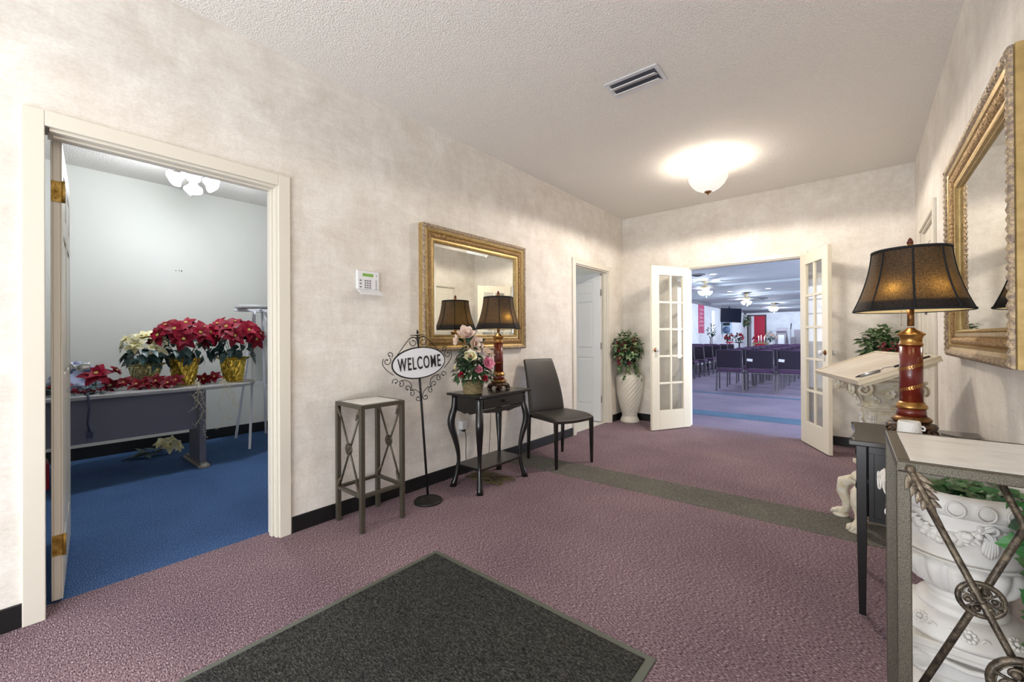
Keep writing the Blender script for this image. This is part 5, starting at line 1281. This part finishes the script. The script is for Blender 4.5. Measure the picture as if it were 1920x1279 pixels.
t = thing('loudspeaker', 'blue-grey loudspeaker with round woofer on a pole stand', 'loudspeaker', (-5.0+.0, 21.2, 0)); t.location = (-4.80, 21.3, 0)
MB().box(-.19, .19, -.14, .14, 1.27, 1.83).build('cabinet', 'speaker2', t, bev=.03); MB().lathe([(0, 0), (.15, 0), (.16, .01), (0, .012)], 28, T=TR(0, -.141, 1.44, rx=PI/2)).build('woofer', 'speaker', t)
MB().box(-.14, .14, -.15, -.141, 1.64, 1.76).build('horn', 'dark', t); MB().tube([(0, 0, 0.3), (0, 0, 1.27)], .02, 8).build('pole', 'dark', t)
for k in range(3): a = k*2*PI/3; MB().tube([(0, 0, .55), (.35*cos(a), .35*sin(a), 0.012)], .012, 6).build('leg', 'dark', t)
def tall_vase(label, loc, h, r, m, fr, fz, fm, n=60, extra=None, kind='oval', L=.12):
    t = thing('flower_vase', label, 'vase', loc); MB().lathe([(0, 0), (r*.6, 0), (r*.7, h*.05), (r*.5, h*.12), (r, h*.6), (r*.6, h*.92), (r*.8, h), (r*.6, h)], 24).build('vase_body', m, t)
    b = MB(); leaf_cloud(b, (0, 0, h+fz*.5), (fr, fr, fz*.55), n, L, L*.4, kind, zmin=-.8); b.tube([(0, 0, h*.9), (0, 0, h+fz*.4)], .01, 5); b.build('foliage', fm, t)
    if extra:
        for i in range(7): d = rdir(0, 1); magnolia(t, (d.x*fr, d.y*fr-.03, h+fz*.5+d.z*fz*.5), (d.x, d.y-.6, d.z), .10, extra, 'bloom')
    return t
tall_vase('slim grey vase of dark upright foliage by the left hall wall', (-4.56, 17.7, 0), 1.12, .08, 'greywood', .15, .50, 'leaf_dk')
for i, (x, y, lab) in enumerate(((-4.44, 20.1, 'red poinsettia group on a stand below the loudspeaker'), (-4.12, 20.4, 'red and dark green flower group right of the loudspeaker'))):
    t = thing('flower_stand', lab, 'flower arrangement', (x, y, 0)); MB().lathe([(0, 0), (.14, 0), (.03, .04), (.03, .84), (.17, .86), (.17, .90), (0, .9)], 20).build('stand', 'redpaint' if i == 0 else 'darkwood', t)
    random.seed(50+i); b = MB(); leaf_cloud(b, (0, 0, 1.08), (.16, .14, .2), 60, .12, .06, 'oval'); b.build('foliage', 'leaf_dk', t)
    for k in range(7): d = rdir(0, 1); poinsettia(t, (d.x*.16, d.y*.14-.06, 1.05+d.z*.2), (d.x, d.y-.7, d.z), .09, 'red')
t = thing('stage_door', 'red panelled door standing in dark frame behind the stage', 'door', (-4.9, HY1-.01, .2505)); t['kind'] = 'structure'
b = MB(); b.box(-.04, .02, -.03, .06, 0, 2.07); b.box(.83, .89, -.03, .06, 0, 2.07); b.box(.02, .83, -.03, .06, 2.01, 2.07); b.build('door_frame', 'darkwood', t)
MB().box(.30, .83, .0, .05, .0, 2.01).build('door_leaf', 'redpaint', t); MB().box(.16, .29, .02, .05, .0, 2.01).build('white_panel', 'plate_white', t); MB().box(.02, .155, .03, .05, 0, 2.01).build('grey_panel', 'greywood', t)
t = thing('wall_wreath', 'green hanging fern in the far left hall corner', 'plant', (-4.97, 25.9, 1.95)); random.seed(60); b = MB(); leaf_cloud(b, (.1, 0, .05), (.20, .2, .32), 110, .17, .06, 'oval', zmin=-1); b.build('foliage', 'leaf', t); MB().lathe([(0, -.12), (.07, -.12), (.10, .02), (0, .02)], 16, c=(.1, 0, 0)).build('basket', 'wicker', t); MB().bar((-.05, 0, .02), (.1, 0, .02), .02).build('bracket', 'dark', t)
t = thing('communion_table', 'wooden table with red runner and candles on the stage', 'table', (-3.6, 22.2, .2505)); MB().box(-.30, .30, -.25, .25, .55, .60).build('table_top', 'wicker', t)
for sx in (-1, 1):
    for sy in (-1, 1): MB().box(sx*.26-.02, sx*.26+.02, sy*.21-.02, sy*.21+.02, 0, .55).build('leg', 'wicker', t)
MB().box(-.305, -.02, -.255, .255, .601, .607).build('runner', 'redpaint', t)
for i, (x, h) in enumerate(((-.06, .24), (.04, .27), (.17, .20))):
    t = thing('candle', ('left', 'middle', 'right')[i]+' one of the three white candles on the stage table', 'candle', (-3.6+x, 22.1, .858)); MB().lathe([(0, 0), (.035, 0), (.03, .03), (.018, .05), (0, .05)], 16).build('holder', 'chrome', t); MB().lathe([(0, .05), (.024, .05), (.024, h), (0, h)], 16).build('wax', 'plate_white', t); MB().lathe([(0, h), (.012, h+.02), (.010, h+.04), (0, h+.07)], 10).build('flame', 'bulb', t)
t = thing('flower_bowl', 'red flower bowl at the left end of the stage table', 'flower arrangement', (-3.82, 22.15, .858)); random.seed(70)
MB().lathe([(0, 0), (.05, 0), (.09, .07), (.08, .07), (0, .02)], 20).build('bowl', 'redpaint', t)
for k in range(5): d = rdir(.2, 1); rose(t, (d.x*.07, d.y*.05, .09+d.z*.16), d, .07, 'rose')
tall_vase('white vase of dark and white flowers beside the grey pulpit', (-3.32, 23.1, .2505), .62, .09, 'plate_white', .17, .42, 'leaf_dk', 50, 'magnolia')
t = thing('pulpit', 'grey wooden pulpit standing on the stage', 'pulpit', (-3.12, 25.0, .2505)); b = MB(); b.box(-.20, .20, -.18, .18, .05, 1.12); b.build('body', 'greywood', t, bev=.01); MB().box(-.24, .24, -.22, .22, 0, .06).build('plinth', 'darkwood', t); MB().box(-.24, .24, -.24, .22, 0, .03, T=TR(0, 0, 1.20, rx=.3)).build('slanted_top', 'greywood', t, bev=.005)
b = MB(); b.box(-.13, .13, -.20, -.181, .25, .95); b.build('front_panel', 'plate_white', t)
b = MB(); b.box(-.20, .20, -.16, .16, 1.115, 1.19); b.build('top_riser', 'greywood', t)
for sx in (-.3, .3): MB().bar((sx, .0, .0), (sx*.7, .0, 1.05), .05).build('side_post', 'greywood', t)
t = thing('armchair', 'mauve upholstered stage armchair at the right of the opening', 'armchair', (-2.28, 24.6, .2505)); MB().box(-.28, .28, -.25, .25, .30, .46).build('seat', 'greywood', t, bev=.03); MB().box(-.30, .30, .20, .30, .30, 1.22).build('backrest', 'greywood', t, bev=.04)
for sx in (-1, 1): MB().box(sx*.31-.06, sx*.31+.06, -.25, .28, .25, .85).build('arm', 'greywood', t, bev=.03)
for sx in (-1, 1):
    for sy in (-1, 1): MB().box(sx*.28-.03, sx*.28+.03, sy*.22-.03, sy*.22+.03, 0, .3).build('leg', 'darkwood', t)
for i, (x, y) in enumerate(((-2.80, 25.6),)):
    t = thing('microphone_stand', 'thin microphone stand between the pulpit and the armchair', 'microphone stand', (x, y, .2505)); MB().tube([(0, 0, .01), (0, 0, 1.25)], .010, 6).build('pole', 'dark', t); MB().lathe([(0, 0), (.12, 0), (.11, .015), (0, .02)], 20).build('base', 'dark', t); MB().tube([(0, 0, 1.24), (.03, 0, 1.55)], .022, 8).build('microphone', 'dark', t)
t = thing('security_camera', 'small dark camera under the crown in the far left hall corner', 'camera', (-4.93, 25.9, 2.40)); MB().lathe([(0, 0), (.05, 0), (.05, -.04), (0, -.07)], 16).build('housing', 'dark', t); MB().bar((0, 0, 0), (-.06, 0, .0), .03).build('mount', 'dark', t)

light('AREA', 'closet_fill', (-5.6, 4.5, 1.5), 30, DAY, 1.4, 1.4, (PI/2, 0, -PI/2))  # added cool light brightening the windowless room behind the far left doorway

light('POINT', 'stage_fill', (-3.22, 24.3, 2.3), 75, COOL, .15)  # added below the recessed light to brighten the hall's far wall
light('POINT', 'stage_fill', (-1.2, 24.3, 2.3), 75, COOL, .15)  # second added fill for the far wall, with no fixture
